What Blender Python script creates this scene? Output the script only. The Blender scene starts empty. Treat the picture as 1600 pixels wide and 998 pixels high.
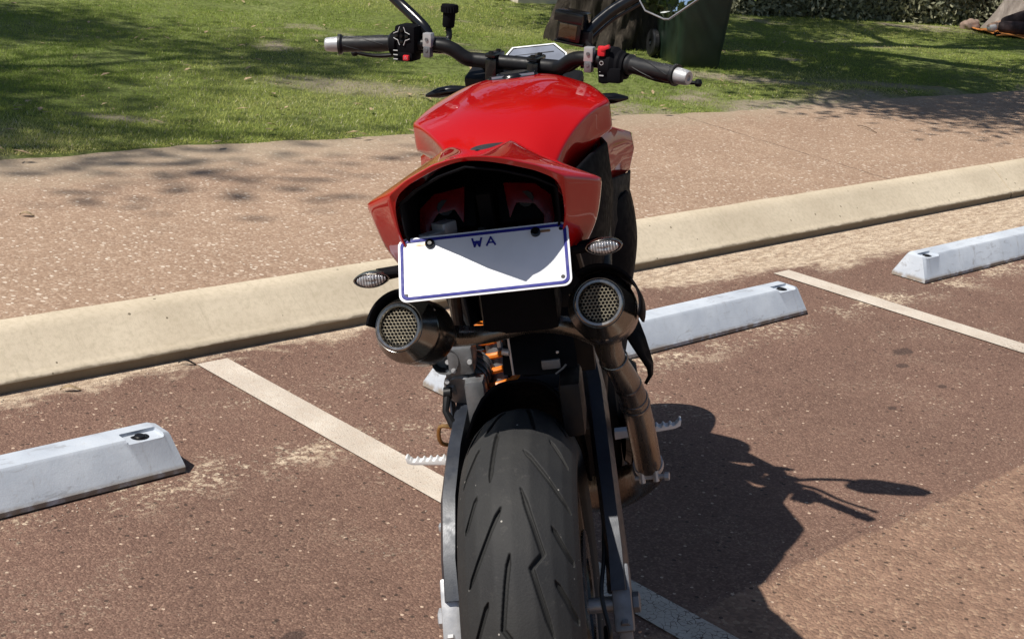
import bpy, bmesh, math, random
import numpy as np
from mathutils import Vector, Matrix, noise
PI = math.pi
rnd = random.Random(7)
S = bpy.context.scene
COL = S.collection

# ------------------------------------------------------------------ camera, sky, sun, exposure
CR = ((0.996367, 0.0851632, 0.0), (0.0261523, -0.3059684, 0.9516824), (0.0810484, -0.9482250, -0.3070840))
cd = bpy.data.cameras.new('camera'); cam = bpy.data.objects.new('camera', cd); COL.objects.link(cam)
cam.matrix_world = Matrix(((CR[0][0], -CR[0][1], -CR[0][2], 0), (CR[1][0], -CR[1][1], -CR[1][2], 0),
                           (CR[2][0], -CR[2][1], -CR[2][2], 1.435), (0, 0, 0, 1)))
cd.sensor_width = 36; cd.lens = 36*2212/1600; cd.clip_start = .05; cd.clip_end = 3000
S.camera = cam
SUN = Vector((-.57, -.36, 1.0)).normalized()
W = bpy.data.worlds.new('World'); S.world = W; W.use_nodes = True
nt = W.node_tree; bg = nt.nodes['Background']
sky = nt.nodes.new('ShaderNodeTexSky'); sky.sky_type = 'NISHITA'; sky.sun_disc = False
sky.sun_elevation = math.asin(SUN.z); sky.sun_rotation = math.atan2(SUN.x, SUN.y)
sky.air_density = 1.0; sky.dust_density = .6; sky.ozone_density = 1.0
nt.links.new(sky.outputs[0], bg.inputs[0]); bg.inputs[1].default_value = .066
sl = bpy.data.lights.new('sun', 'SUN'); sun = bpy.data.objects.new('sun', sl); COL.objects.link(sun)
sl.energy = 4.6; sl.angle = math.radians(.5); sl.color = (1, .95, .87)
sun.rotation_euler = SUN.to_track_quat('Z', 'Y').to_euler(); sun.location = (0, 0, 20)
S.view_settings.view_transform = 'Standard'; S.view_settings.look = 'None'
S.view_settings.exposure = 0.3; S.view_settings.gamma = 1
S.view_settings.use_curve_mapping = False

# ------------------------------------------------------------------ materials
class N:
    def __init__(s, name):
        s.m = bpy.data.materials.new(name); s.m.use_nodes = True; s.t = s.m.node_tree; s.b = s.t.nodes['Principled BSDF']
    def n(s, typ, **k):
        x = s.t.nodes.new(typ)
        for a, v in k.items(): setattr(x, a, v)
        return x
    def l(s, a, b): s.t.links.new(a, b)
    def put(s, sock, v):
        if isinstance(v, bpy.types.NodeSocket): s.l(v, sock)
        elif isinstance(v, (tuple, list)) and len(v) == 3 and sock.type == 'RGBA': sock.default_value = (*v, 1)
        else: sock.default_value = v
    def co(s, kind='Object', scale=None, loc=None):
        if not hasattr(s, 'tc'): s.tc = s.n('ShaderNodeTexCoord')
        o = s.tc.outputs[kind]
        if scale or loc:
            mp = s.n('ShaderNodeMapping'); s.l(o, mp.inputs[0])
            if scale: mp.inputs['Scale'].default_value = scale
            if loc: mp.inputs['Location'].default_value = loc
            o = mp.outputs[0]
        return o
    def noise(s, scale, detail=4, rough=.55, co=None, dist=0):
        x = s.n('ShaderNodeTexNoise'); s.l(co or s.co(), x.inputs['Vector'])
        x.inputs['Scale'].default_value = scale; x.inputs['Detail'].default_value = detail
        x.inputs['Roughness'].default_value = rough; x.inputs['Distortion'].default_value = dist
        return x.outputs['Fac']
    def voro(s, scale, co=None, out='Color', feature='F1', rand=1):
        x = s.n('ShaderNodeTexVoronoi'); x.feature = feature; s.l(co or s.co(), x.inputs['Vector'])
        x.inputs['Scale'].default_value = scale; x.inputs['Randomness'].default_value = rand
        return x.outputs[out]
    def ramp(s, v, pts):
        x = s.n('ShaderNodeValToRGB'); s.l(v, x.inputs[0]); e = x.color_ramp.elements
        while len(e) < len(pts): e.new(.5)
        for i, (p, c) in enumerate(pts):
            e[i].position = p; e[i].color = (*c, 1) if isinstance(c, (tuple, list)) else (c, c, c, 1)
        return x.outputs[0]
    def math(s, op, a, b=0.0, clamp=False):
        x = s.n('ShaderNodeMath', operation=op, use_clamp=clamp); s.put(x.inputs[0], a); s.put(x.inputs[1], b); return x.outputs[0]
    def mr(s, v, a, b, c=0, d=1, smooth=True):
        x = s.n('ShaderNodeMapRange'); s.put(x.inputs[0], v)
        if smooth: x.interpolation_type = 'SMOOTHSTEP'
        for i, q in zip((1, 2, 3, 4), (a, b, c, d)): s.put(x.inputs[i], q)
        return x.outputs[0]
    def mix(s, f, a, b, mode='MIX'):
        x = s.n('ShaderNodeMix', data_type='RGBA', blend_type=mode); s.put(x.inputs[0], f); s.put(x.inputs[6], a); s.put(x.inputs[7], b); return x.outputs[2]
    def sep(s, v):
        x = s.n('ShaderNodeSeparateXYZ'); s.l(v, x.inputs[0]); return x.outputs
    def chan(s, v):
        x = s.n('ShaderNodeSeparateColor'); s.l(v, x.inputs[0]); return x.outputs
    def bump(s, h, strength=.5, dist=.002):
        x = s.n('ShaderNodeBump'); s.l(h, x.inputs['Height']); x.inputs['Strength'].default_value = strength
        x.inputs['Distance'].default_value = dist; s.l(x.outputs[0], s.b.inputs['Normal']); return x
    def set(s, **k):
        names = dict(color='Base Color', rough='Roughness', metal='Metallic', coat='Coat Weight', coatr='Coat Roughness', trans='Transmission Weight',
                     ior='IOR', spec='Specular IOR Level', sheen='Sheen Weight', alpha='Alpha', sss='Subsurface Weight', emis='Emission Color', emiss='Emission Strength')
        for a, v in k.items(): s.put(s.b.inputs[names[a]], v)
        return s

def simple(name, col, rough=.5, metal=0, coat=0, var=.25, scale=30, bump=0, bscale=400, **k):
    n = N(name); f = n.noise(scale, 5, .6)
    c2 = tuple(min(1, c*(1+var)) for c in col); c1 = tuple(c*(1-var) for c in col)
    n.set(color=n.mix(n.mr(f, .3, .7), c1, c2), metal=metal, coat=coat, coatr=.03,
          rough=n.mr(n.noise(scale*2.3, 4), .3, .7, max(.02, rough*.82), min(1, rough*1.18)), **k)
    if bump: n.bump(n.noise(bscale, 3), bump, .001)
    return n.m

def M_asphalt():
    n = N('red_brown_asphalt'); co = n.co(); x, y, z = n.sep(co)[:3]
    big = n.noise(1.6, 5, .6); mid = n.noise(14, 5, .65); fine = n.noise(160, 4, .7)
    cells = n.chan(n.voro(210, out='Color')); cells2 = n.chan(n.voro(110, out='Color'))
    base = n.mix(n.mr(big, .3, .7), (.108, .064, .051), (.15, .089, .070))
    base = n.mix(n.mr(mid, .35, .75, 0, .5), base, (.185, .116, .092))
    agg = n.ramp(cells[0], [(0, (.05, .032, .027)), (.5, (.12, .073, .058)), (.86, (.19, .125, .1)), (1, (.30, .21, .16))])
    base = n.mix(.45, base, agg)
    # seam: coarser, sandier mix nearer the road
    wob = n.math('ADD', y, n.mr(n.noise(12, 5), 0, 1, -.018, .018))
    road = n.mr(wob, 1.562, 1.548)
    agg2 = n.ramp(cells2[1], [(0, (.10, .063, .045)), (.4, (.175, .110, .080)), (.8, (.245, .158, .112)), (1, (.38, .28, .20))])
    roadc = n.mix(.45, n.mix(n.mr(n.noise(9, 4), .3, .7), (.165, .104, .080), (.228, .146, .112)), agg2)
    base = n.mix(road, base, roadc)
    # pale chips
    v1 = n.voro(95, out='Color'); d1 = n.voro(95, out='Distance'); chip = n.math('MULTIPLY', n.math('GREATER_THAN', n.chan(v1)[0], .977), n.math('LESS_THAN', d1, .36))
    v2 = n.voro(48, out='Color'); d2 = n.voro(48, out='Distance'); chip2 = n.math('MULTIPLY', n.math('GREATER_THAN', n.chan(v2)[1], .975), n.math('LESS_THAN', d2, .22))
    base = n.mix(n.math('MAXIMUM', chip, chip2), base, (.40, .31, .25))
    dv = n.voro(62, out='Color'); dd = n.voro(62, out='Distance'); pit = n.math('MULTIPLY', n.math('GREATER_THAN', n.chan(dv)[2], .962), n.math('LESS_THAN', dd, .3))
    base = n.mix(n.math('MULTIPLY', pit, .8), base, (.035, .024, .02))
    # sand and dust: along the kerb (wider towards the right) and in front of the wheel stops
    q = n.noise(3.2, 6, .65, dist=.6); q2 = n.noise(38, 5, .75)
    edge = n.mr(x, 3.0, 5.4, 3.30, 2.99)
    yy = n.math('ADD', y, n.math('ADD', n.mr(q, .25, .75, -.12, .12, False), n.mr(q2, .2, .8, -.05, .05, False)))
    s1 = n.mr(n.math('SUBTRACT', yy, edge), -.03, .06)
    s1 = n.math('MULTIPLY', s1, n.mr(n.noise(60, 6, .85, co=n.co(scale=(.5, 1, 1))), .36, .56, .25, 1))
    s2a = n.mr(y, 2.50, 2.67); s2b = n.mr(y, 2.74, 2.70)
    per = n.math('ABSOLUTE', n.math('SUBTRACT', n.math('PINGPONG', n.math('ADD', x, .01), 1.2325), 0.0))
    s2 = n.math('MULTIPLY', n.math('MULTIPLY', s2a, s2b), n.mr(n.math('ADD', n.noise(45, 5, .8), n.mr(q, .3, .7, -.12, .12)), .5, .62))
    s3 = n.math('MULTIPLY', n.mr(q, .50, .66), n.mr(n.noise(70, 5, .8), .52, .62))
    s3 = n.math('MULTIPLY', s3, n.mr(y, 1.7, 2.9, .3, 1))
    sand = n.math('MAXIMUM', s1, n.math('MAXIMUM', s2, s3))
    sc = n.mix(n.mr(n.noise(30, 6, .75, co=n.co(scale=(.35, 1, 1))), .35, .65), (.36, .285, .215), (.58, .50, .40))
    base = n.mix(n.math('MULTIPLY', sand, .86), base, sc)
    # old drips
    spots = [(4.05, 2.28, .05, .028), (3.92, 2.2, .03, .02), (3.86, 2.02, .022, .014), (4.13, 1.88, .016, .012), (4.30, 1.82, .04, .02),
             (4.33, 1.73, .04, .02), (4.43, 1.72, .035, .016), (4.2, 1.66, .02, .02), (3.55, 2.0, .02, .014), (2.05, 1.83, .03, .03), (1.4, 1.95, .03, .02)]
    acc = None
    for (a, b, rx, ry) in spots:
        dx = n.math('DIVIDE', n.math('SUBTRACT', x, a), rx); dy = n.math('DIVIDE', n.math('SUBTRACT', y, b), ry)
        r = n.math('ADD', n.math('MULTIPLY', dx, dx), n.math('MULTIPLY', dy, dy))
        r = n.math('ADD', r, n.mr(q2, .3, .7, -.35, .35)); k = n.mr(r, .55, 1.15, .62, 0)
        acc = k if acc is None else n.math('MAXIMUM', acc, k)
    base = n.mix(1.0, base, (1.36, 1.30, 1.20), 'MULTIPLY'); base = n.mix(acc, base, (.04, .027, .024))
    n.set(color=base, rough=.88, spec=.3)
    h = n.math('ADD', n.math('MULTIPLY', cells[1], .5), n.math('MULTIPLY', n.voro(210, out='Distance'), -.9))
    h = n.math('ADD', h, n.math('MULTIPLY', n.math('MULTIPLY', n.voro(110, out='Distance'), -1.4), n.math('ADD', road, .35)))
    h = n.math('ADD', h, n.math('MULTIPLY', sand, .5)); h = n.math('ADD', h, n.math('MULTIPLY', n.noise(500, 2), .4))
    n.bump(h, .75, .0028)
    return n.m

def M_path():
    n = N('exposed_aggregate_concrete'); co = n.co(); x, y, z = n.sep(co)[:3]
    base = n.mix(n.mr(n.noise(1.1, 5, .6), .3, .7), (.36, .225, .155), (.46, .30, .21))
    base = n.mix(n.mr(n.noise(11, 5), .35, .7, 0, .5), base, (.31, .19, .13))
    c = n.chan(n.voro(120, out='Color'))
    base = n.mix(.45, base, n.ramp(c[0], [(0, (.20, .12, .08)), (.55, (.38, .24, .165)), (.85, (.50, .34, .25)), (1, (.72, .56, .44))]))
    cs = n.co(scale=(1, .75, 1)); v1 = n.voro(62, co=cs); d1 = n.voro(62, co=cs, out='Distance')
    dens = n.mr(y, 5.0, 3.7, .88, .74)
    dens = n.math('SUBTRACT', dens, n.mr(n.noise(2.5, 3), .4, .7, 0, .05))
    chip = n.math('MULTIPLY', n.math('GREATER_THAN', n.chan(v1)[0], dens), n.math('LESS_THAN', d1, n.mr(n.chan(v1)[1], 0, 1, .18, .42)))
    base = n.mix(chip, base, n.mix(n.chan(v1)[2], (.60, .44, .34), (.86, .72, .60)))
    # control joints and one wandering crack
    jt = None
    for (a, sl_) in ((5.23, .2), (11.2, .0), (-1.9, 0)):
        d = n.math('ABSOLUTE', n.math('SUBTRACT', n.math('ADD', x, n.mr(n.noise(14, 4), 0, 1, -.012, .012)), n.math('ADD', n.math('MULTIPLY', y, sl_), a)))
        k = n.mr(d, .003, .007, .75, 0); jt = k if jt is None else n.math('MAXIMUM', jt, k)
    jt = n.math('MULTIPLY', jt, n.mr(n.noise(5, 3), .35, .5, .15, 1))
    base = n.mix(jt, base, (.11, .07, .05))
    # dust against the grass
    base = n.mix(n.mr(n.math('ADD', y, n.mr(n.noise(7, 5), 0, 1, -.2, .2)), 4.75, 5.3, 0, .55), base, (.42, .33, .24))
    base = n.mix(1.0, base, (.87, .925, .92), 'MULTIPLY')
    n.set(color=base, rough=.9, spec=.25)
    h = n.math('ADD', n.math('MULTIPLY', n.voro(120, out='Distance'), -.8), n.math('MULTIPLY', chip, .5)); h = n.math('SUBTRACT', h, n.math('MULTIPLY', jt, 1.6))
    n.bump(h, .6, .0025)
    return n.m

def M_kerb():
    n = N('kerb_concrete'); x, y, z = n.sep(n.co())[:3]
    base = n.mix(n.mr(n.noise(2.2, 5, .6), .3, .7), (.52, .435, .32), (.64, .545, .41))
    base = n.mix(n.mr(n.noise(60, 5, .7), .4, .7, 0, .35), base, (.36, .30, .20))
    cs = n.co(scale=(1, 1, 1)); v = n.voro(38, co=cs); d = n.voro(38, co=cs, out='Distance')
    pit = n.math('MULTIPLY', n.math('GREATER_THAN', n.chan(v)[0], .93), n.math('LESS_THAN', d, .17))
    base = n.mix(n.math('MULTIPLY', pit, .85), base, (.12, .095, .06))
    lip_shade = n.math('MULTIPLY', n.mr(n.math('ADD', z, n.mr(n.noise(16, 5), 0, 1, -.006, .006)), .038, .031), .85)
    base = n.mix(lip_shade, base, (.16, .125, .085))  # shade on the upright lip at the foot, painted dark into the colour
    streak = n.noise(6, 5, .7, co=n.co(scale=(9, 1, 1)))
    base = n.mix(n.mr(streak, .55, .75, 0, .3), base, (.30, .25, .17))
    n.set(color=base, rough=.85, spec=.25)
    n.bump(n.math('ADD', n.noise(220, 4, .7), n.math('MULTIPLY', pit, -2)), .4, .002)
    return n.m

def M_stop():
    n = N('painted_wheel_stop'); x, y, z = n.sep(n.co())[:3]
    base = n.mix(n.mr(n.noise(3, 5, .65), .3, .7), (.42, .46, .52), (.60, .64, .69))
    sc = n.noise(9, 6, .75, co=n.co(scale=(1, 3, 3)), dist=1.2)
    base = n.mix(n.mr(sc, .54, .70, 0, .6), base, (.25, .245, .25)); base = n.mix(n.mr(n.noise(5, 6, .8, co=n.co(scale=(6, 1, 1))), .56, .70, 0, .45), base, (.30, .28, .26))
    base = n.mix(n.mr(n.noise(26, 6, .75), .6, .72, 0, .55), base, (.40, .35, .29))
    base = n.mix(n.math('MULTIPLY', n.mr(z, .026, .012), n.mr(n.noise(22, 4), .3, .55)), base, (.26, .22, .18))
    n.set(color=base, rough=.62, spec=.4); n.bump(n.noise(120, 5, .7), .25, .002)
    return n.m

def M_line():
    n = N('worn_white_road_paint'); co = n.co()
    base = n.mix(n.mr(n.noise(6, 5), .3, .7), (.51, .44, .365), (.63, .56, .475))
    base = n.mix(n.mr(n.noise(70, 4), .4, .75, 0, .4), base, (.5, .39, .30))
    x, y, z = n.sep(co)[:3]
    c = n.voro(75, out='Distance', feature='DISTANCE_TO_EDGE'); c = n.mr(n.math('ADD', c, n.mr(n.noise(50, 5), 0, 1, -.08, .08)), .0, .05, 1, 0)
    worn = n.math('MULTIPLY', c, n.mr(y, 2.25, 1.95, .04, 1))
    worn = n.math('MAXIMUM', worn, n.mr(n.noise(150, 4, .75), .62, .68, 0, .8))
    base = n.mix(worn, base, (.13, .088, .07))
    n.set(color=base, rough=.75, spec=.3); n.bump(n.math('ADD', n.voro(210, out='Distance'), n.math('MULTIPLY', worn, -1)), .5, .002)
    return n.m

def M_lawn():
    n = N('lawn_soil'); big = n.noise(.7, 5, .6); at = n.n('ShaderNodeAttribute'); at.attribute_name = 'bare'
    base = n.mix(n.mr(big, .35, .65), (.17, .215, .055), (.26, .30, .10))
    base = n.mix(n.mr(n.noise(24, 5, .7), .4, .65), base, (.11, .13, .04))
    base = n.mix(n.math('MULTIPLY', at.outputs['Fac'], n.mr(n.noise(30, 6, .8), .38, .52, .35, 1)), base, n.mix(n.noise(18, 4), (.30, .24, .17), (.50, .42, .32)))
    n.set(color=base, rough=.95, spec=.1); n.bump(n.noise(60, 5, .8), 1, .02)
    return n.m

def M_grass():
    n = N('grass_blades'); at = n.n('ShaderNodeAttribute'); at.attribute_name = 'tint'
    c = n.ramp(at.outputs['Fac'], [(0, (.14, .215, .035)), (.4, (.31, .385, .07)), (.72, (.48, .49, .14)), (.9, (.58, .50, .27)), (1, (.74, .66, .46))])
    n.set(color=c, rough=.6, spec=.25)
    tr = n.n('ShaderNodeBsdfTranslucent'); n.l(c, tr.inputs[0]); mx = n.n('ShaderNodeMixShader'); mx.inputs[0].default_value = .35
    n.l(n.b.outputs[0], mx.inputs[1]); n.l(tr.outputs[0], mx.inputs[2]); n.l(mx.outputs[0], n.t.nodes['Material Output'].inputs[0])
    return n.m

def M_leaf(name, a, b):
    n = N(name); at = n.n('ShaderNodeAttribute'); at.attribute_name = 'tint'
    c = n.mix(at.outputs['Fac'], a, b); n.set(color=c, rough=.5, spec=.35)
    tr = n.n('ShaderNodeBsdfTranslucent'); n.l(c, tr.inputs[0]); mx = n.n('ShaderNodeMixShader'); mx.inputs[0].default_value = .25
    n.l(n.b.outputs[0], mx.inputs[1]); n.l(tr.outputs[0], mx.inputs[2]); n.l(mx.outputs[0], n.t.nodes['Material Output'].inputs[0])
    return n.m

def M_bark(name, dark, light, sc=1.0):
    n = N(name); co = n.co(scale=(1, 1, .22)); f = n.noise(9*sc, 7, .7, co=co, dist=.8); g = n.noise(34*sc, 6, .7, co=co)
    c = n.ramp(n.math('ADD', n.math('MULTIPLY', f, .65), n.math('MULTIPLY', g, .35)), [(.32, dark), (.52, tuple((p+q)/2.4 for p, q in zip(dark, light))), (.68, light)])
    n.set(color=c, rough=.92, spec=.2); n.bump(n.math('ADD', f, n.math('MULTIPLY', g, .5)), 1, .03)
    return n.m

def M_steel():
    n = N('heat_stained_steel'); z = n.sep(n.co())[2]
    f = n.noise(9, 4, .6, co=n.co(scale=(3, 3, 1))); w = n.math('ADD', n.mr(z, .35, .78, 0, 1, False), n.math('MULTIPLY', n.math('SUBTRACT', f, .5), .22))
    c = n.ramp(w, [(0, (.12, .095, .075)), (.22, (.19, .145, .11)), (.42, (.25, .225, .20)), (.56, (.09, .078, .083)), (.66, (.20, .185, .17)), (1, (.15, .14, .125))])
    br = n.noise(18, 4, .7, co=n.co(scale=(14, 1, 1)))
    n.set(color=c, metal=.88, rough=n.mr(br, .3, .7, .22, .36)); n.bump(br, .06, .001)
    return n.m

def M_red():
    n = N('gloss_red_paint'); f = n.noise(900, 2)
    n.set(color=n.mix(f, (.37, .0025, .0022), (.41, .0035, .003)), rough=.45, coat=1, coatr=.008, spec=.05)
    n.b.inputs['Coat IOR'].default_value = 1.5
    n.bump(n.noise(26, 2), .012, .004)
    return n.m

def M_tyre():
    n = N('tyre_rubber'); at = n.n('ShaderNodeAttribute'); at.attribute_name = 'groove'
    base = n.mix(n.mr(n.noise(10, 5, .6), .3, .7), (.017, .017, .018), (.026, .0255, .025))
    v = n.voro(150); d = n.voro(150, out='Distance')
    sp = n.math('MULTIPLY', n.math('GREATER_THAN', n.chan(v)[0], .968), n.math('LESS_THAN', d, n.mr(n.chan(v)[1], 0, 1, .08, .3)))
    sp = n.math('MULTIPLY', sp, n.mr(n.noise(7, 3), .42, .56))
    base = n.mix(n.math('MULTIPLY', sp, .8), base, (.45, .42, .38))
    dust = n.mr(n.noise(55, 5, .8), .56, .74, 0, .35)
    base = n.mix(dust, base, (.075, .07, .064))
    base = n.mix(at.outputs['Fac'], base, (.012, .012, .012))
    n.set(color=base, rough=.72, spec=.35); n.bump(n.math('ADD', n.noise(380, 4, .7), n.math('MULTIPLY', n.voro(240, out='Distance'), .5)), .3, .0012)
    return n.m

MT = dict(
    asphalt=M_asphalt(), path=M_path(), kerb=M_kerb(), stop=M_stop(), line=M_line(), lawn=M_lawn(), grass=M_grass(),
    bark=M_bark('furrowed_dark_bark', (.014, .011, .009), (.095, .078, .06)), bark2=M_bark('smooth_grey_bark', (.17, .14, .12), (.42, .37, .33), .6),
    leaf=M_leaf('tree_leaves', (.022, .042, .012), (.075, .105, .03)), leaf2=M_leaf('hedge_leaves', (.15, .16, .09), (.46, .45, .30)),
    red=M_red(), tyre=M_tyre(), steel=M_steel(), cansteel=simple('brushed_titanium', (.20, .192, .178), .22, .96, var=.18, scale=12), wire=simple('grille_wire', (.42, .39, .32), .42, .7, var=.1),
    polished=simple('polished_steel', (.27, .255, .235), .26, 1, var=.15),
    black=simple('satin_black_plastic', (.0075, .0075, .009), .55, var=.1, bump=.03, bscale=900, spec=.02),
    gloss=simple('gloss_black_plastic', (.006, .006, .007), .16, spec=.45),
    matte=simple('matt_black_metal', (.008, .008, .009), .45, var=.15, spec=.22),
    greyp=simple('dark_grey_plastic', (.020, .020, .020), .55, bump=.04, bscale=900, spec=.06),
    bluish=simple('dark_anodised_alloy', (.022, .026, .036), .42, .15, var=.2, bump=.1),
    rubber=simple('grip_rubber', (.013, .013, .014), .45, bump=.2, bscale=700, spec=.4),
    alu=simple('bare_aluminium', (.46, .46, .47), .40, .45, var=.12, bump=.1),
    pegalu=simple('polished_alloy_peg', (.72, .72, .72), .4, .1, var=.06),
    alu2=simple('cast_aluminium', (.17, .175, .185), .45, .5, var=.2, bump=.4, bscale=500),
    plate=simple('plate_white_enamel', (.70, .71, .74), .35, var=.02), blue=simple('plate_blue_enamel', (.016, .018, .19), .5, var=.1, spec=.2),
    redlens=simple('red_lens', (.10, .002, .004), .3, coat=.12, spec=.2), orange=simple('spring_orange', (.75, .20, .02), .35, var=.1),
    redbtn=simple('red_switch_plastic', (.60, .02, .03), .4), whitei=simple('printed_white', (.5, .5, .5), .5, var=.05),
    gold=simple('gold_anodised', (.45, .26, .10), .35, .8), brass=simple('slot_brass', (.38, .22, .12), .4, .4),
    dash=simple('dashboard_screen', (.20, .22, .27), .12, coat=1, var=.15), silverp=simple('silver_painted_bezel', (.34, .35, .37), .35, .4),  # dash base is lightened to carry the sky reflected in the screen
    seat=simple('seat_vinyl', (.020, .020, .022), .65, bump=.5, bscale=900),
    bin=simple('dark_green_moulded_plastic', (.009, .021, .013), .40, var=.2, scale=4, bump=.1, bscale=150),
    wall=simple('cream_render', (.66, .58, .47), .9, var=.06, scale=6, bump=.3, bscale=60),
    glasspane=simple('window_glass', (.03, .035, .04), .05, coat=1), stone=simple('sandstone', (.27, .19, .15), .9, var=.25, scale=12, bump=.6, bscale=40),
    trouser=simple('dark_brown_cloth', (.028, .017, .018), .9, var=.3, scale=14, bump=.5, bscale=60), shirt=simple('white_cotton', (.75, .73, .70), .9, var=.05),
    skin=simple('skin', (.50, .32, .22), .55, var=.08), towel=simple('orange_towel', (.62, .23, .05), .95, var=.15, scale=30, bump=.8, bscale=150),
    hair=simple('dark_hair', (.02, .013, .01), .5), soil=simple('dry_soil', (.16, .11, .075), .95, var=.35, scale=8, bump=.8, bscale=60),
    gritm=simple('pale_grit', (.42, .34, .27), .9, var=.5, scale=90),
    dead=simple('dry_leaf', (.36, .26, .15), .8, var=.3, scale=50), roof=simple('roof_tiles', (.16, .08, .06), .8, var=.3),
    mesh=simple('dark_mesh_core', (.012, .011, .010), .6, .5),
)
def M_mirror():
    n = N('mirror_glass'); n.set(color=(.86, .9, .95), metal=1, rough=.008); return n.m
def M_clear():
    n = N('clear_ribbed_lens'); w = n.n('ShaderNodeTexWave'); n.l(n.co(), w.inputs[0]); w.inputs['Scale'].default_value = 75; w.inputs['Distortion'].default_value = .4
    n.set(color=n.mix(w.outputs['Fac'], (.25, .25, .27), (.62, .62, .64)), rough=.12, metal=.35, coat=1); n.bump(w.outputs['Fac'], .9, .003); return n.m
def M_amber():
    n = N('reservoir_window'); n.set(color=(.045, .026, .012), rough=.12, trans=.2, coat=.6); return n.m
MT['mirror'] = M_mirror(); MT['clear'] = M_clear(); MT['amber'] = M_amber()

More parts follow.
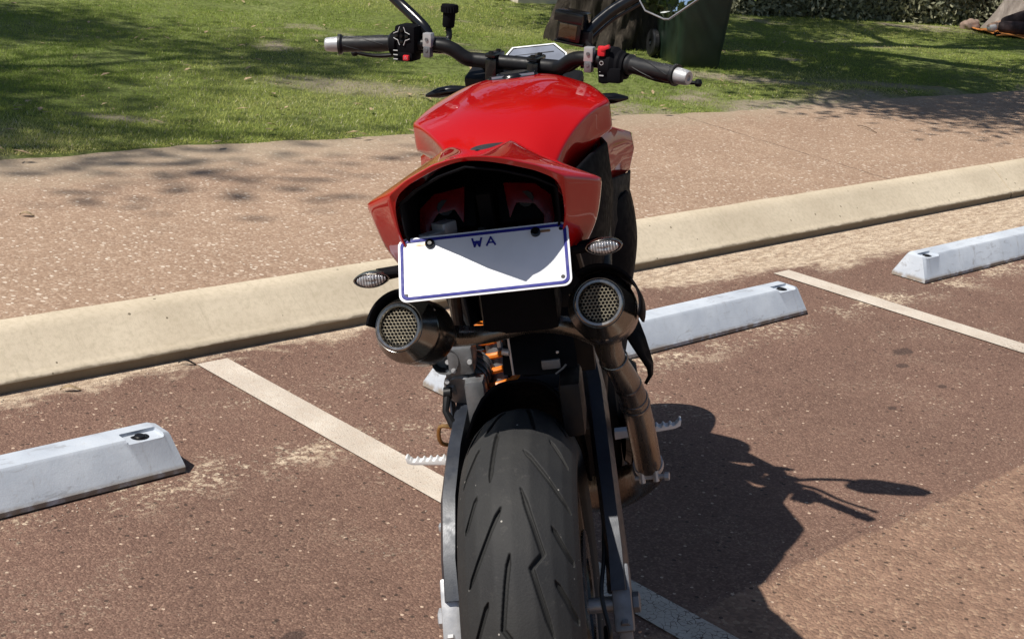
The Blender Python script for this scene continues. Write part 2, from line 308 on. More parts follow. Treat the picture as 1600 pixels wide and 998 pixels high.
# ------------------------------------------------------------------ helpers
def tag(o, label=None, cat=None, group=None, kind=None):
    for k, v in (('label', label), ('category', cat), ('group', group), ('kind', kind)):
        if v: o[k] = v
    return o
def empty(name, loc=(0, 0, 0), rz=0):
    o = bpy.data.objects.new(name, None); COL.objects.link(o); o.location = loc; o.rotation_euler = (0, 0, rz); o.empty_display_size = .1
    return o
class MB:
    """collects shapes; build() links them as one mesh object"""
    def __init__(s): s.v = []; s.f = []
    def add(s, vs, fs):
        b = len(s.v); s.v += [tuple(v) for v in vs]; s.f += [tuple(i+b for i in f) for f in fs]; return s
    def loft(s, rings, closed=True, caps=True):
        m = len(rings[0]); vs = [p for r in rings for p in r]; fs = []
        for i in range(len(rings)-1):
            for j in range(m if closed else m-1):
                a, b = i*m+j, i*m+(j+1) % m; fs.append((a, b, b+m, a+m))
        if caps and closed: fs.append(tuple(range(m-1, -1, -1))); fs.append(tuple((len(rings)-1)*m+j for j in range(m)))
        return s.add(vs, fs)
    def tube(s, pts, r, seg=12, caps=True, smooth=0, flat=1.0):
        pts = [Vector(p) for p in pts]
        rs = list(r) if isinstance(r, (list, tuple)) else [r]*len(pts)
        if smooth:
            q = []; qr = []
            for i in range(len(pts)-1):
                p0, p1, p2, p3 = pts[max(i-1, 0)], pts[i], pts[i+1], pts[min(i+2, len(pts)-1)]
                for k in range(smooth):
                    t = k/smooth
                    q.append(.5*((2*p1)+(p2-p0)*t+(2*p0-5*p1+4*p2-p3)*t*t+(3*p1-p0-3*p2+p3)*t**3)); qr.append(rs[i]+(rs[i+1]-rs[i])*t)
            q.append(pts[-1]); qr.append(rs[-1]); pts, rs = q, qr
        up = None; rings = []
        for i, p in enumerate(pts):
            d = (pts[min(i+1, len(pts)-1)]-pts[max(i-1, 0)]).normalized()
            if up is None:
                up = Vector((0, 0, 1)) if abs(d.z) < .9 else Vector((0, 1, 0))
            a = d.cross(up).normalized(); up = a.cross(d).normalized()
            rings.append([p+(a*math.cos(2*PI*j/seg)+up*math.sin(2*PI*j/seg)*flat)*rs[i] for j in range(seg)])
        return s.loft(rings, True, caps)
    def box(s, c, size, bev=.0, rot=None, seg=2):
        bm = bmesh.new(); bmesh.ops.create_cube(bm, size=1)
        for v in bm.verts: v.co = Vector((v.co.x*size[0], v.co.y*size[1], v.co.z*size[2]))
        if bev: bmesh.ops.bevel(bm, geom=bm.edges[:], offset=bev, segments=seg, profile=.6, affect='EDGES')
        R = rot if rot is not None else Matrix.Identity(3)
        bm.verts.index_update(); vs = [R @ v.co+Vector(c) for v in bm.verts]; fs = [[v.index for v in f.verts] for f in bm.faces]; bm.free()
        return s.add(vs, fs)
    def lathe(s, prof, org=(0, 0, 0), axis=(0, 0, 1), seg=32, closed=False):
        ax = Vector(axis).normalized(); t = Vector((0, 0, 1)) if abs(ax.z) < .9 else Vector((1, 0, 0)); a = ax.cross(t).normalized(); b = ax.cross(a)
        o = Vector(org); n = len(prof); vs = []; fs = []
        for j in range(seg):
            d = a*math.cos(2*PI*j/seg)+b*math.sin(2*PI*j/seg)
            for (r, h) in prof: vs.append(o+d*r+ax*h)
        for j in range(seg):
            k = (j+1) % seg
            for i in range(n-1 if not closed else n):
                i2 = (i+1) % n
                fs.append((j*n+i, j*n+i2, k*n+i2, k*n+i))
        return s.add(vs, fs)
    def prism(s, poly, c, u, v, w, th, bev=0):
        """polygon poly in the (u,v) plane at c, extruded th along w"""
        bm = bmesh.new(); u, v, w, c = Vector(u), Vector(v), Vector(w), Vector(c)
        b = [bm.verts.new(c+u*x+v*y) for x, y in poly]; f = bm.faces.new(b)
        r = bmesh.ops.extrude_face_region(bm, geom=[f]); nv = [e for e in r['geom'] if isinstance(e, bmesh.types.BMVert)]
        for q in nv: q.co += w*th
        bmesh.ops.recalc_face_normals(bm, faces=bm.faces[:])
        if bev:
            es = [e for e in bm.edges if len(e.link_faces) == 2 and e.calc_face_angle(0) > .5]
            bmesh.ops.bevel(bm, geom=es, offset=bev, segments=2, profile=.6, affect='EDGES')
        bm.verts.index_update(); vs = [q.co.copy() for q in bm.verts]; fs = [[q.index for q in f.verts] for f in bm.faces]; bm.free()
        return s.add(vs, fs)
    def build(s, name, mat, parent=None, smooth=35, sub=0, solid=0, recalc=True, bev=0):
        me = bpy.data.meshes.new(name); me.from_pydata(s.v, [], s.f); me.validate()
        if recalc:
            bm = bmesh.new(); bm.from_mesh(me); bmesh.ops.recalc_face_normals(bm, faces=bm.faces[:]); bm.to_mesh(me); bm.free()
        me.materials.append(MT[mat] if isinstance(mat, str) else mat)
        o = bpy.data.objects.new(name, me); COL.objects.link(o)
        if parent: o.parent = parent
        if smooth:
            me.polygons.foreach_set('use_smooth', [True]*len(me.polygons))
            if not sub: me.set_sharp_from_angle(angle=math.radians(smooth))
        if solid: m = o.modifiers.new('solid', 'SOLIDIFY'); m.thickness = solid; m.offset = -1
        if bev: m = o.modifiers.new('bev', 'BEVEL'); m.width = bev; m.segments = 3; m.limit_method = 'ANGLE'; m.angle_limit = math.radians(20); m.use_clamp_overlap = True; m.harden_normals = False
        if sub: m = o.modifiers.new('sub', 'SUBSURF'); m.levels = sub; m.render_levels = sub
        return o
def copy_tree(o, parent=None):
    c = o.copy(); COL.objects.link(c)
    if parent: c.parent = parent
    for ch in [q for q in bpy.data.objects if q.parent == o]: copy_tree(ch, c)
    return c
def npmesh(name, V, F, mat, parent=None, attr=None, smooth=False):
    V = np.asarray(V, dtype=np.float32); F = np.asarray(F, dtype=np.int32); k = F.shape[1]
    me = bpy.data.meshes.new(name); me.vertices.add(len(V)); me.vertices.foreach_set('co', V.ravel())
    me.loops.add(F.size); me.loops.foreach_set('vertex_index', F.ravel())
    me.polygons.add(len(F)); me.polygons.foreach_set('loop_start', np.arange(0, F.size, k, dtype=np.int32))
    try: me.polygons.foreach_set('loop_total', np.full(len(F), k, dtype=np.int32))
    except Exception: pass
    if smooth: me.polygons.foreach_set('use_smooth', [True]*len(F))
    me.update(calc_edges=True)
    if attr is not None:
        nm, dom, val = attr; a = me.attributes.new(nm, 'FLOAT', dom); a.data.foreach_set('value', np.asarray(val, dtype=np.float32))
    me.materials.append(MT[mat]); o = bpy.data.objects.new(name, me); COL.objects.link(o)
    if parent: o.parent = parent
    return o
NR = np.random.RandomState(3)
def vnoise(x, y, s, seed=0):
    """smooth numpy value noise"""
    x = np.asarray(x)*s+seed*17.3; y = np.asarray(y)*s+seed*9.7; xi = np.floor(x).astype(int); yi = np.floor(y).astype(int); fx = x-xi; fy = y-yi
    fx = fx*fx*(3-2*fx); fy = fy*fy*(3-2*fy)
    def h(a, b): q = np.sin(a*127.1+b*311.7+seed*74.7)*43758.5453; return q-np.floor(q)
    return (h(xi, yi)*(1-fx)+h(xi+1, yi)*fx)*(1-fy)+(h(xi, yi+1)*(1-fx)+h(xi+1, yi+1)*fx)*fy
def fbm(x, y, s, seed=0, o=4): return sum(vnoise(x, y, s*2**i, seed+i)*.5**i for i in range(o))/sum(.5**i for i in range(o))

# ------------------------------------------------------------------ the setting
KA = math.atan2(.6996, .7145)                      # direction of the kerb; local x runs along it, local y away from the road
kd = np.array([math.cos(KA), math.sin(KA)]); nd = np.array([-math.sin(KA), math.cos(KA)])
def K(t, o, z=0): return Vector((kd[0]*t+nd[0]*o, kd[1]*t+nd[1]*o, z))
def sheet(name, x0, x1, y0, y1, z, mat, nx=1, ny=1):
    m = MB(); vs = [(x0+(x1-x0)*i/nx, y0+(y1-y0)*j/ny, z) for j in range(ny+1) for i in range(nx+1)]
    m.add(vs, [(j*(nx+1)+i, j*(nx+1)+i+1, (j+1)*(nx+1)+i+1, (j+1)*(nx+1)+i) for j in range(ny) for i in range(nx)])
    o = m.build(name, mat, smooth=0); o.rotation_euler = (0, 0, KA); tag(o, kind='structure'); return o
sheet('ground', -1500, 1500, -1500, 1500, -.08, 'soil')
sheet('car_park', -60, 60, -60, 3.40, 0, 'asphalt')
sheet('footpath', -60, 60, 3.555, 6.2, .134, 'path')
m = MB()
prof = [(3.378, -.06), (3.378, .020), (3.370, .030), (3.374, .037), (3.388, .043), (3.398, .049), (3.488, .121), (3.505, .132), (3.525, .138), (3.558, .140), (3.566, .136), (3.568, -.06)]
for a, b in ((-45, -5.2), (-5.2, .8), (.8, 6.8), (6.8, 12.8), (12.8, 45)):
    n_ = int((b-a)/.12)+1; rings = []
    for i in range(n_+1):
        t = a+.005+(b-a-.010)*i/n_
        rings.append([(t, y+.0025*(noise.noise(Vector((t*4, y*30, 0)))), z+(.0025*noise.noise(Vector((t*5, 3, z*30))) if z > 0 else 0)) for y, z in prof])
    m.loft(rings)
o = m.build('kerb', 'kerb', smooth=50); o.rotation_euler = (0, 0, KA); tag(o, kind='structure')
for i, (t, o1) in enumerate(((-2.75, 3.2), (-.35, 3.28), (2.06, 3.315), (4.465, 3.09), (6.87, 3.1), (9.28, 3.1))):
    o = sheet('parking_line', t-.05, t+.05, -1.9, o1, .004, 'line')

def stop(t0, t1, label):
    L = t1-t0; r = MB(); pr = [(0, .004), (0, .016), (.003, .020), (.034, .094), (.041, .100), (.109, .100), (.116, .094), (.147, .020), (.15, .016), (.15, .004)]
    xs = [0, .012]+[.02+i*(L-.04)/40 for i in range(41)]+[L-.012, L]
    for i, x in enumerate(xs): pass
    rings = []
    for x in xs:
        e = min(x, L-x); k = 1 if e >= .02 else .80+.2*(e/.02)
        c = max(0, .02-e)
        rings.append([(x+(c*0), .075+(y-.075)*(1 if z < .03 else (.92+.08*min(1, e/.02))), z if z < .03 else z-.006*(1-min(1, e/.02))) for y, z in pr])
    # slanting ends: upper points drawn in
    for ri, sgn in ((0, 1), (1, 1), (-1, -1), (-2, -1)):
        rings[ri] = [(x+sgn*max(0, (z-.02))*.28, y, z) for x, y, z in rings[ri]]
    rings[2] = [(x+max(0, z-.02)*.26, y, z) for x, y, z in rings[2]]; rings[-3] = [(x-max(0, z-.02)*.26, y, z) for x, y, z in rings[-3]]
    r.loft(rings)
    bm_ = r.build('wheel_stop', 'stop', smooth=28)
    # bolt recesses: notches cut in the top near each end
    cut = MB()
    for x in (.085, L-.085): cut.box((x, .02, .118), (.095, .115, .056), .006)
    c = cut.build('cutter', 'stop', smooth=0)
    md = bm_.modifiers.new('b', 'BOOLEAN'); md.object = c; md.operation = 'DIFFERENCE'; md.solver = 'EXACT'
    dg = bpy.context.evaluated_depsgraph_get(); me = bpy.data.meshes.new_from_object(bm_.evaluated_get(dg)); bm_.modifiers.clear(); bm_.data = me; bpy.data.objects.remove(c)
    me.set_sharp_from_angle(angle=math.radians(28))
    bm_.location = K(t0, 2.70); bm_.rotation_euler = (0, 0, KA)
    tag(bm_, label, 'wheel stop', 'concrete wheel stops at the head of the bays')
    for x in (.085, L-.085):
        b = MB(); b.lathe([(0, .0935), (.012, .0935), (.014, .0915), (.014, .0905), (.022, .090), (.023, .088), (.023, .086)], (x, .062, 0), seg=20)
        b.build('bolt', 'matte', bm_)
    return bm_
stop(-.06, 1.61, 'pale grey wheel stop at the left, only its bolted right end in view')
stop(2.46, 4.09, 'pale grey wheel stop running under the motorcycle behind its exhausts')
stop(4.87, 6.56, 'pale grey wheel stop at the far right, its left end beyond the far white line')

# lawn: height field with a ragged edge against the path
def edge_o(t):
    base = 5.42-.055*np.clip(t-2, -3, 12)
    return base+.16*(fbm(t, t*0, 1.1, 5)-.5)+.09*(fbm(t, t*0, 5, 9)-.5)
def lawn_z(x, y):
    return .15+.05*(fbm(x, y, .35, 2)-.5)+.018*(fbm(x, y, 1.6, 4)-.5)
def bare(x, y):
    t = x*kd[0]+y*kd[1]; q = x*nd[0]+y*nd[1]-edge_o(t)
    f = fbm(x, y, 1.3, 31)*.7+fbm(x, y, 5, 33)*.3
    b = np.clip((f-.72)*9, 0, 1)*.55+np.clip((f+.16*np.clip(1-q/.35, 0, 1)-.64)*7, 0, 1)
    for cx, cy, rx, ry in ((1.25, 9.75, .75, .20), (1.55, 8.75, .30, .10), (1.95, 9.0, .22, .10), (-1.0, 8.0, .55, .3), (2.6, 10.0, .7, .15), (-1.9, 6.5, .25, .08), (.3, 10.3, .5, .2)):
        d = ((x-cx)/rx)**2+((y-cy)/ry)**2; b = b+np.clip((1.3-d)*(f+.25), 0, .9)
    return np.clip(b, 0, 1)
ts = np.concatenate([np.linspace(-40, -6, 40), np.linspace(-5.9, 16, 500), np.linspace(16.5, 40, 40)])
js = np.concatenate([np.linspace(0, 1, 110)**1.2*6, np.linspace(6.2, 20, 90), np.linspace(21, 60, 20)])
T, J = np.meshgrid(ts, js); Oo = edge_o(T)+J
X = kd[0]*T+nd[0]*Oo; Y = kd[1]*T+nd[1]*Oo; Z = lawn_z(X, Y); Z = .130+(Z-.130)*np.clip(J/.10, 0, 1)
nt_, nj = len(ts), len(js); idx = np.arange(nt_*nj).reshape(nj, nt_)
F = np.stack([idx[:-1, :-1], idx[:-1, 1:], idx[1:, 1:], idx[1:, :-1]], -1).reshape(-1, 4)
o = npmesh('lawn', np.stack([X, Y, Z], -1).reshape(-1, 3), F, 'lawn', smooth=True, attr=('bare', 'POINT', bare(X.ravel(), Y.ravel()))); tag(o, kind='structure')

def blades(name, n, region, hmin, hmax, wmin, wmax, seed, thin=None):
    r = np.random.RandomState(seed); x0, x1, y0, y1 = region
    y = y0+(y1-y0)*r.rand(n)**1.7; x = x0+(x1-x0)*r.rand(n)
    # wedge-shaped patch of lawn about the view
    x = (x-.0)*(y/y1)*1.0+.0
    t = x*kd[0]+y*kd[1]; oo = x*nd[0]+y*nd[1]
    ok = oo > edge_o(t)+.0-.035*r.rand(n)
    dry = fbm(x, y, .9, 11); pat = fbm(x, y, 3.0, 21)
    ok &= (r.rand(n) < np.clip((dry*.6+pat*.6-.36)*7, .25, 1)*(1-.93*bare(x, y)))
    x, y, dry, pat, t, oo = x[ok], y[ok], dry[ok], pat[ok], t[ok], oo[ok]; n = len(x)
    a = r.rand(n)*2*PI; h = (hmin+(hmax-hmin)*r.rand(n)**1.5)*(.55+.9*pat); w = wmin+(wmax-wmin)*r.rand(n); w = w*(.7+.06*y); h = h*np.clip((oo-edge_o(t)+.08)/.25, .35, 1)
    ln = .25+.9*r.rand(n); b = r.rand(n)*2*PI; z = lawn_z(x, y)-.004
    dx, dy = np.cos(a)*w/2, np.sin(a)*w/2; lx, ly = np.cos(b)*ln*h, np.sin(b)*ln*h
    V = np.empty((n, 3, 3)); V[:, 0] = np.stack([x-dx, y-dy, z], -1); V[:, 1] = np.stack([x+dx, y+dy, z], -1); V[:, 2] = np.stack([x+lx, y+ly, z+h], -1)
    e = np.clip(1-(oo-edge_o(t))/1.2, 0, 1)
    tint = np.clip(.43+.28*(r.rand(n)-.5)+1.1*(dry-.5)+.15*e+(r.rand(n) < .05)*.45, 0, 1)
    o = npmesh(name, V.reshape(-1, 3), np.arange(3*n).reshape(-1, 3), 'grass', attr=('tint', 'POINT', np.repeat(tint, 3)))
    tag(o, 'short mown grass of the lawn, green with dry yellow tips', 'grass', kind='stuff'); return o
blades('lawn_grass', 720000, (-7.5, 7.5, 5.0, 16.5), .008, .024, .0028, .005, 5)
# litter on the lawn: fallen leaves and bark flakes
r = np.random.RandomState(8); n = 900; y = 5.2+11*r.rand(n)**1.3; x = (r.rand(n)-.5)*.95*y; oo = x*nd[0]+y*nd[1]; t = x*kd[0]+y*kd[1]; ok = oo > edge_o(t)-.1; x, y = x[ok], y[ok]; n = len(x)
V = []; F = []
for i in range(n):
    a = r.rand()*6.28; L = .012+.030*r.rand(); w = L*(.2+.25*r.rand()); z = float(lawn_z(x[i], y[i]))+.014+.014*r.rand(); tl = (r.rand()-.5)*.5
    c, s_ = math.cos(a), math.sin(a); b = len(V)
    for px_, py_, pz in ((-L, 0, 0), (0, -w, .3*w), (L, 0, 0), (0, w, .3*w)): V.append((x[i]+c*px_-s_*py_, y[i]+s_*px_+c*py_, z+pz+px_*tl))
    F.append((b, b+1, b+2, b+3))
o = npmesh('leaf_litter', V, F, 'dead'); tag(o, 'dry leaves and bark flakes scattered over the lawn', 'leaf litter', kind='stuff')

# ------------------------------------------------------------------ trees
def leaves(name, C, size, mat, seed, parent=None, flat=.3):
    r = np.random.RandomState(seed); n = len(C); d = r.randn(n, 3); d /= np.linalg.norm(d, axis=1)[:, None]
    e = np.cross(d, r.randn(n, 3)); e /= np.linalg.norm(e, axis=1)[:, None]; L = (size*(.6+.8*r.rand(n)))[:, None]
    V = np.stack([C-d*L, C-e*L*.42, C+d*L, C+e*L*.42], 1).reshape(-1, 3)
    return npmesh(name, V, np.arange(4*n).reshape(-1, 4), mat, parent, attr=('tint', 'POINT', np.repeat(r.rand(n), 4)))
def tree(name, loc, label, r0, height, crown, nleaf, lsize, seed, bark='bark', lean=(0, 0), rootflare=1.6, detail=160, crown_off=(0, 0), group=None, squash=.6):
    rr = random.Random(seed); root = empty(name, loc); tag(root, label, 'tree', group)
    trunkh = height*.45; nz = int(trunkh/.03); rings = []
    for i in range(nz+1):
        z = trunkh*i/nz; k = z/trunkh; flare = 1+(rootflare-1)*math.exp(-z/.16)
        ring = []
        for j in range(detail):
            a = 2*PI*j/detail; q = Vector((math.cos(a)*2.2, math.sin(a)*2.2, z*1.1+seed))
            lob = 1+.12*noise.noise(q*.7)+.10*math.sin(5*a+seed+z*.5)*math.exp(-z/.7)
            a2 = a+.5*noise.noise(Vector((z*1.3, 3, seed))); rid = abs(noise.noise(Vector((math.cos(a2)*4.2, math.sin(a2)*4.2, z*2.6+seed)))); rid2 = noise.noise(Vector((math.cos(a)*14, math.sin(a)*14, z*4+seed)))
            R_ = r0*(1-.30*k)*flare*lob*(1+(.34*rid+.09*rid2)*(1 if bark == 'bark' else .25))
            ring.append((math.cos(a)*R_+lean[0]*z, math.sin(a)*R_+lean[1]*z, z-.05))
        rings.append(ring)
    m = MB(); m.loft(rings, caps=False); top = Vector((lean[0]*trunkh, lean[1]*trunkh, trunkh))
    tips = []
    def limb(p, d, L, r_, lv):
        pts = [p]; rs = [r_]
        for k in range(5):
            d = (d+Vector((rr.uniform(-.28, .28), rr.uniform(-.28, .28), rr.uniform(-.12, .2)))).normalized(); p = p+d*L/5; pts.append(p); rs.append(r_*(1-.13*(k+1)))
            if lv > 0 and k >= 1 and rr.random() < .85:
                dd = (d+Vector((rr.uniform(-1, 1), rr.uniform(-1, 1), rr.uniform(-.3, .5)))).normalized(); limb(p, dd, L*rr.uniform(.5, .72), r_*.5, lv-1)
            if lv <= 1: tips.append(p)
        m.tube(pts, rs, 8 if lv < 2 else 14); tips.append(p)
    nl = 6; co_ = Vector((crown_off[0], crown_off[1], 0))
    for k in range(nl):
        a = 2*PI*k/nl+rr.uniform(-.3, .3); d = (Vector((math.cos(a), math.sin(a), rr.uniform(.35, .9)))+co_*.45).normalized(); limb(top-Vector((0, 0, rr.uniform(0, trunkh*.18))), d, crown*.85, r0*.42, 2)
    m.build('trunk', bark, root, smooth=60)
    tips = np.array([tuple(t) for t in tips]); r = np.random.RandomState(seed)
    cl = tips[r.randint(0, len(tips), nleaf//60)]+r.randn(nleaf//60, 3)*crown*.09
    C = np.repeat(cl, 60, 0)+r.randn(len(cl)*60, 3)*np.array([.26, .26, .18])*crown/3.6
    leaves('crown', C, lsize, 'leaf', seed+1, root); return root
tree('spreading_tree', (.56, 11.1, .14), 'broad dark furrowed tree trunk standing behind the green bin on the lawn', .36, 7.4, 3.0, 42000, .05, 3, crown_off=(-.7, -1.3), rootflare=1.2)
tree('shade_tree', (-10.3, 4.1, .12), 'spreading shade tree left of the lawn, seen only by its shadow on the grass', .34, 15.0, 4.0, 30000, .07, 11, detail=48)
tree('grey_barked_tree', (5.02, 15.7, .13), 'smooth grey tree trunk leaning over the person on the orange towel', .19, 8, 3.4, 14000, .07, 21, bark='bark2', lean=(.45, .05), rootflare=1.5, detail=64)
tree('roadside_tree', (-9.2, -7.4, 0), 'leafy tree across the car park that shows in the right mirror', .25, 5.2, 2.3, 13000, .09, 31, detail=40)

# hedge behind the lawn
hg = empty('hedge', (1.9, 14.55, .14), math.atan2(1.02, 2.6)); tag(hg, 'low grey-green leafy hedge along the back of the lawn', 'hedge')
r = np.random.RandomState(12); n = 52000; hx = r.rand(n)*9-.05; 
hz = r.rand(n)*1.05; taper = np.clip(.10+hx*1.0, .08, 1); bulge = .12*np.sin(hx*2.1)+.1*np.sin(hx*5.3+1)
face = r.rand(n); hy = np.where(face < .75, -.05+.22*r.rand(n)-bulge*.5, r.rand(n)*.8); hz = np.where(face < .75, hz, 1.0+.08*r.rand(n))
hz = hz*taper; leaves('foliage', np.stack([hx, hy, hz], -1), .034, 'leaf2', 13, hg)
m = MB(); m.box((4.95, .5, .46), (8.0, .62, .92), .05); m.build('inner_branches', simple('hedge_shade_twigs', (.09, .085, .055), .9, bump=.8, bscale=60), hg)
# shrubs behind the left part of the lawn
for i, (x, y, s_) in enumerate(((-.85, 14.0, .42), (-.38, 14.12, .40))):
    sb = empty('garden_shrub', (x, y, .12)); tag(sb, ('left' if i == 0 else 'right')+' one of two dark shrubs at the lawn edge beyond the left handlebar', 'shrub', 'dark shrubs at the far edge of the lawn')
    n = 3500; d = r.randn(n, 3); d /= np.linalg.norm(d, axis=1)[:, None]; d[:, 2] = abs(d[:, 2]); C = d*(s_*(.5+.5*r.rand(n)**.4))[:, None]
    leaves('foliage', C, .045, 'leaf', 40+i, sb); MB().tube([(0, 0, -.05), (.02, 0, .3), (.1, .05, .5)], [.03, .025, .01]).build('stem', 'bark', sb)
gw = MB().box((1.25, .1, .46), (2.5, .2, .92), .01).build('garden_wall', 'wall'); gw.location = (-.20, 13.62, .12); gw.rotation_euler = (0, 0, .50); tag(gw, 'low cream rendered wall standing left of the big tree trunk at the lawn edge', 'wall')
# pale building
bd = empty('rendered_building', (0, 0, 0)); tag(bd, 'long low building with cream rendered walls behind the hedge', 'building')
BA = math.atan2(1.0, 2.6); bd.location = (-5.2, 12.4, .1); bd.rotation_euler = (0, 0, BA)
MB().box((14, 2.6, 1.5), (19, .25, 3.0), .01).build('wall', 'wall', bd)
MB().prism([(-.5, 0), (5.5, 0), (2.5, 1.5)], (4.2, 2.2, 3.0), (0, 1, 0), (0, 0, 1), (1, 0, 0), 19.6).build('roof', 'roof', bd, smooth=0)
for k in range(4):
    w = MB(); w.box((7+k*4.3, 2.46, 1.7), (1.3, .05, 1.1), .01); f = w.build('window', 'whitei', bd); MB().box((7+k*4.3, 2.43, 1.7), (1.18, .02, .98)).build('pane', 'glasspane', f)

# ------------------------------------------------------------------ green wheelie bin
bn = empty('wheelie_bin', (1.10, 10.32, .155), math.radians(13)); tag(bn, 'tall dark green wheeled rubbish bin standing on the lawn in front of the big tree', 'bin')
def rr_(hx, hy, z, r_=.045, n=5, ox=0, oy=0):
    out = []
    for cx, cy, a0 in ((hx-r_, hy-r_, 0), (-hx+r_, hy-r_, PI/2), (-hx+r_, -hy+r_, PI), (hx-r_, -hy+r_, 1.5*PI)):
        for k in range(n+1): a = a0+PI/2*k/n; out.append((cx+r_*math.cos(a)+ox, cy+r_*math.sin(a)+oy, z))
    return out
m = MB(); m.loft([rr_(.150, .250, 0, .03), rr_(.160, .262, .03), rr_(.185, .285, .35), rr_(.215, .312, .80), rr_(.225, .325, .95), rr_(.245, .345, .955), rr_(.245, .345, 1.0)], caps=True)
m.build('body', 'bin', bn, smooth=40)
m = MB(); m.loft([rr_(.255, .355, 1.004), rr_(.26, .36, 1.02), rr_(.25, .34, 1.05), rr_(.17, .23, 1.075)]); m.build('lid', 'bin', bn)
for sx in (-1, 1):
    w = MB(); w.lathe([(.03, -.025), (.090, -.025), (.100, -.015), (.100, .015), (.090, .025), (.03, .025)], (sx*.195, .235, .10), (1, 0, 0), 28, True); ww = w.build('wheel', 'rubber', bn)
    MB().lathe([(.0, -.02), (.06, -.022), (.062, .022), (0, .02)], (sx*.195, .235, .10), (1, 0, 0), 20).build('hub', 'black', ww)
MB().tube([(-.22, .235, .10), (.22, .235, .10)], .011).build('axle', 'alu2', bn)
MB().tube([(-.14, .34, .98), (-.14, .40, 1.0), (.14, .40, 1.0), (.14, .34, .98)], .014).build('handle', 'bin', bn)

# loose grit on the asphalt, thickest in the gutter and beside the wheel stops
def grit():
    r = np.random.RandomState(77); t1 = -1.6+9.5*r.rand(2600); o1 = 3.365-np.abs(r.randn(2600))*.10
    t2 = -1.6+7*r.rand(900); o2 = 2.69-np.abs(r.randn(900))*.06; t3 = -1.2+6*r.rand(700); o3 = 1.2+2.1*r.rand(700)
    t4 = .2+4*r.rand(500); o4 = 1.555+r.randn(500)*.02
    t = np.concatenate([t1, t2, t3, t4]); o = np.concatenate([o1, o2, o3, o4]); n = len(t); sz = .0009+.0022*r.rand(n)**2.5
    base = np.array([(1, 0, 0), (0, 1, 0), (-1, 0, 0), (0, -1, 0), (0, 0, .8), (0, 0, -.5)]); fc = np.array([(0, 1, 4), (1, 2, 4), (2, 3, 4), (3, 0, 4), (1, 0, 5), (2, 1, 5), (3, 2, 5), (0, 3, 5)])
    a = r.rand(n)*6.28; c, s_ = np.cos(a), np.sin(a); q = base[None]*sz[:, None, None]*(.6+.8*r.rand(n, 6, 1)); V = np.empty_like(q)
    V[..., 0] = q[..., 0]*c[:, None]-q[..., 1]*s_[:, None]+(kd[0]*t+nd[0]*o)[:, None]; V[..., 1] = q[..., 0]*s_[:, None]+q[..., 1]*c[:, None]+(kd[1]*t+nd[1]*o)[:, None]; V[..., 2] = q[..., 2]+(sz*.35)[:, None]
    F = (fc[None]+(np.arange(n)*6)[:, None, None]).reshape(-1, 3); ob = npmesh('loose_grit', V.reshape(-1, 3), F, 'gritm'); tag(ob, 'fine pale sand grains and grit lying loose on the asphalt', 'grit', kind='stuff')
grit()

# ------------------------------------------------------------------ rock, towel, person
bm = bmesh.new(); bmesh.ops.create_icosphere(bm, subdivisions=4, radius=1)
for v in bm.verts: v.co = Vector((v.co.x*.105, v.co.y*.09, v.co.z*.08))*(1+.28*noise.noise(v.co*1.7))
me = bpy.data.meshes.new('rock'); bm.to_mesh(me); bm.free(); me.materials.append(MT['stone']); rk = bpy.data.objects.new('garden_rock', me); COL.objects.link(rk); rk.location = (4.55, 15.25, .17)
me.polygons.foreach_set('use_smooth', [True]*len(me.polygons)); tag(rk, 'rounded pinkish rock at the foot of the hedge left of the grey trunk', 'rock')
m = MB(); nx, ny = 44, 24; vs = []
for j in range(ny+1):
    for i in range(nx+1):
        u, v = i/nx, j/ny; vs.append((u*1.9-.05+.03*math.sin(v*7), v*.8+.02*math.sin(u*9), .012*noise.noise(Vector((u*9, v*6, 1)))+.016*math.sin(u*23+v*3)*(.4+.6*(v < .1))))
m.add(vs, [(j*(nx+1)+i, j*(nx+1)+i+1, (j+1)*(nx+1)+i+1, (j+1)*(nx+1)+i) for j in range(ny) for i in range(nx)])
tw = m.build('beach_towel', 'towel', solid=.008); tw.location = (4.63, 14.46, .165); tw.rotation_euler = (0, 0, .06); tag(tw, 'orange towel spread on the grass under the person in dark trousers', 'towel')
m = MB(); m.loft([[(.0+q[0], q[1], q[2]) for q in rr_(.035, .016, z_, .012)] for z_ in (0, .03)]); m.tube([(-.02, 0, .03), (0, 0, .045), (.02, 0, .03)], .004)
ck = m.build('small_pouch', 'black'); ck.location = (4.60, 14.50, .165); ck.rotation_euler = (0, 0, .4); tag(ck, 'small black pouch at the left corner of the orange towel', 'pouch')
def skin(name, V, E, R_, mat, parent, sub=2, root=0):
    me = bpy.data.meshes.new(name); me.from_pydata(V, E, [])
    o = bpy.data.objects.new(name, me); COL.objects.link(o); o.parent = parent; m_ = o.modifiers.new('s', 'SKIN'); sk = me.skin_vertices[0].data
    for i, q in enumerate(R_): sk[i].radius = (q, q) if not isinstance(q, tuple) else q; sk[i].use_root = (i == root)
    m_.use_smooth_shade = True; o.modifiers.new('u', 'SUBSURF').render_levels = sub; me.materials.append(MT[mat]); return o
ps = empty('person', (4.64, 14.76, .175), .06); tag(ps, 'person in dark trousers lying on their side on the orange towel, legs folded', 'person')
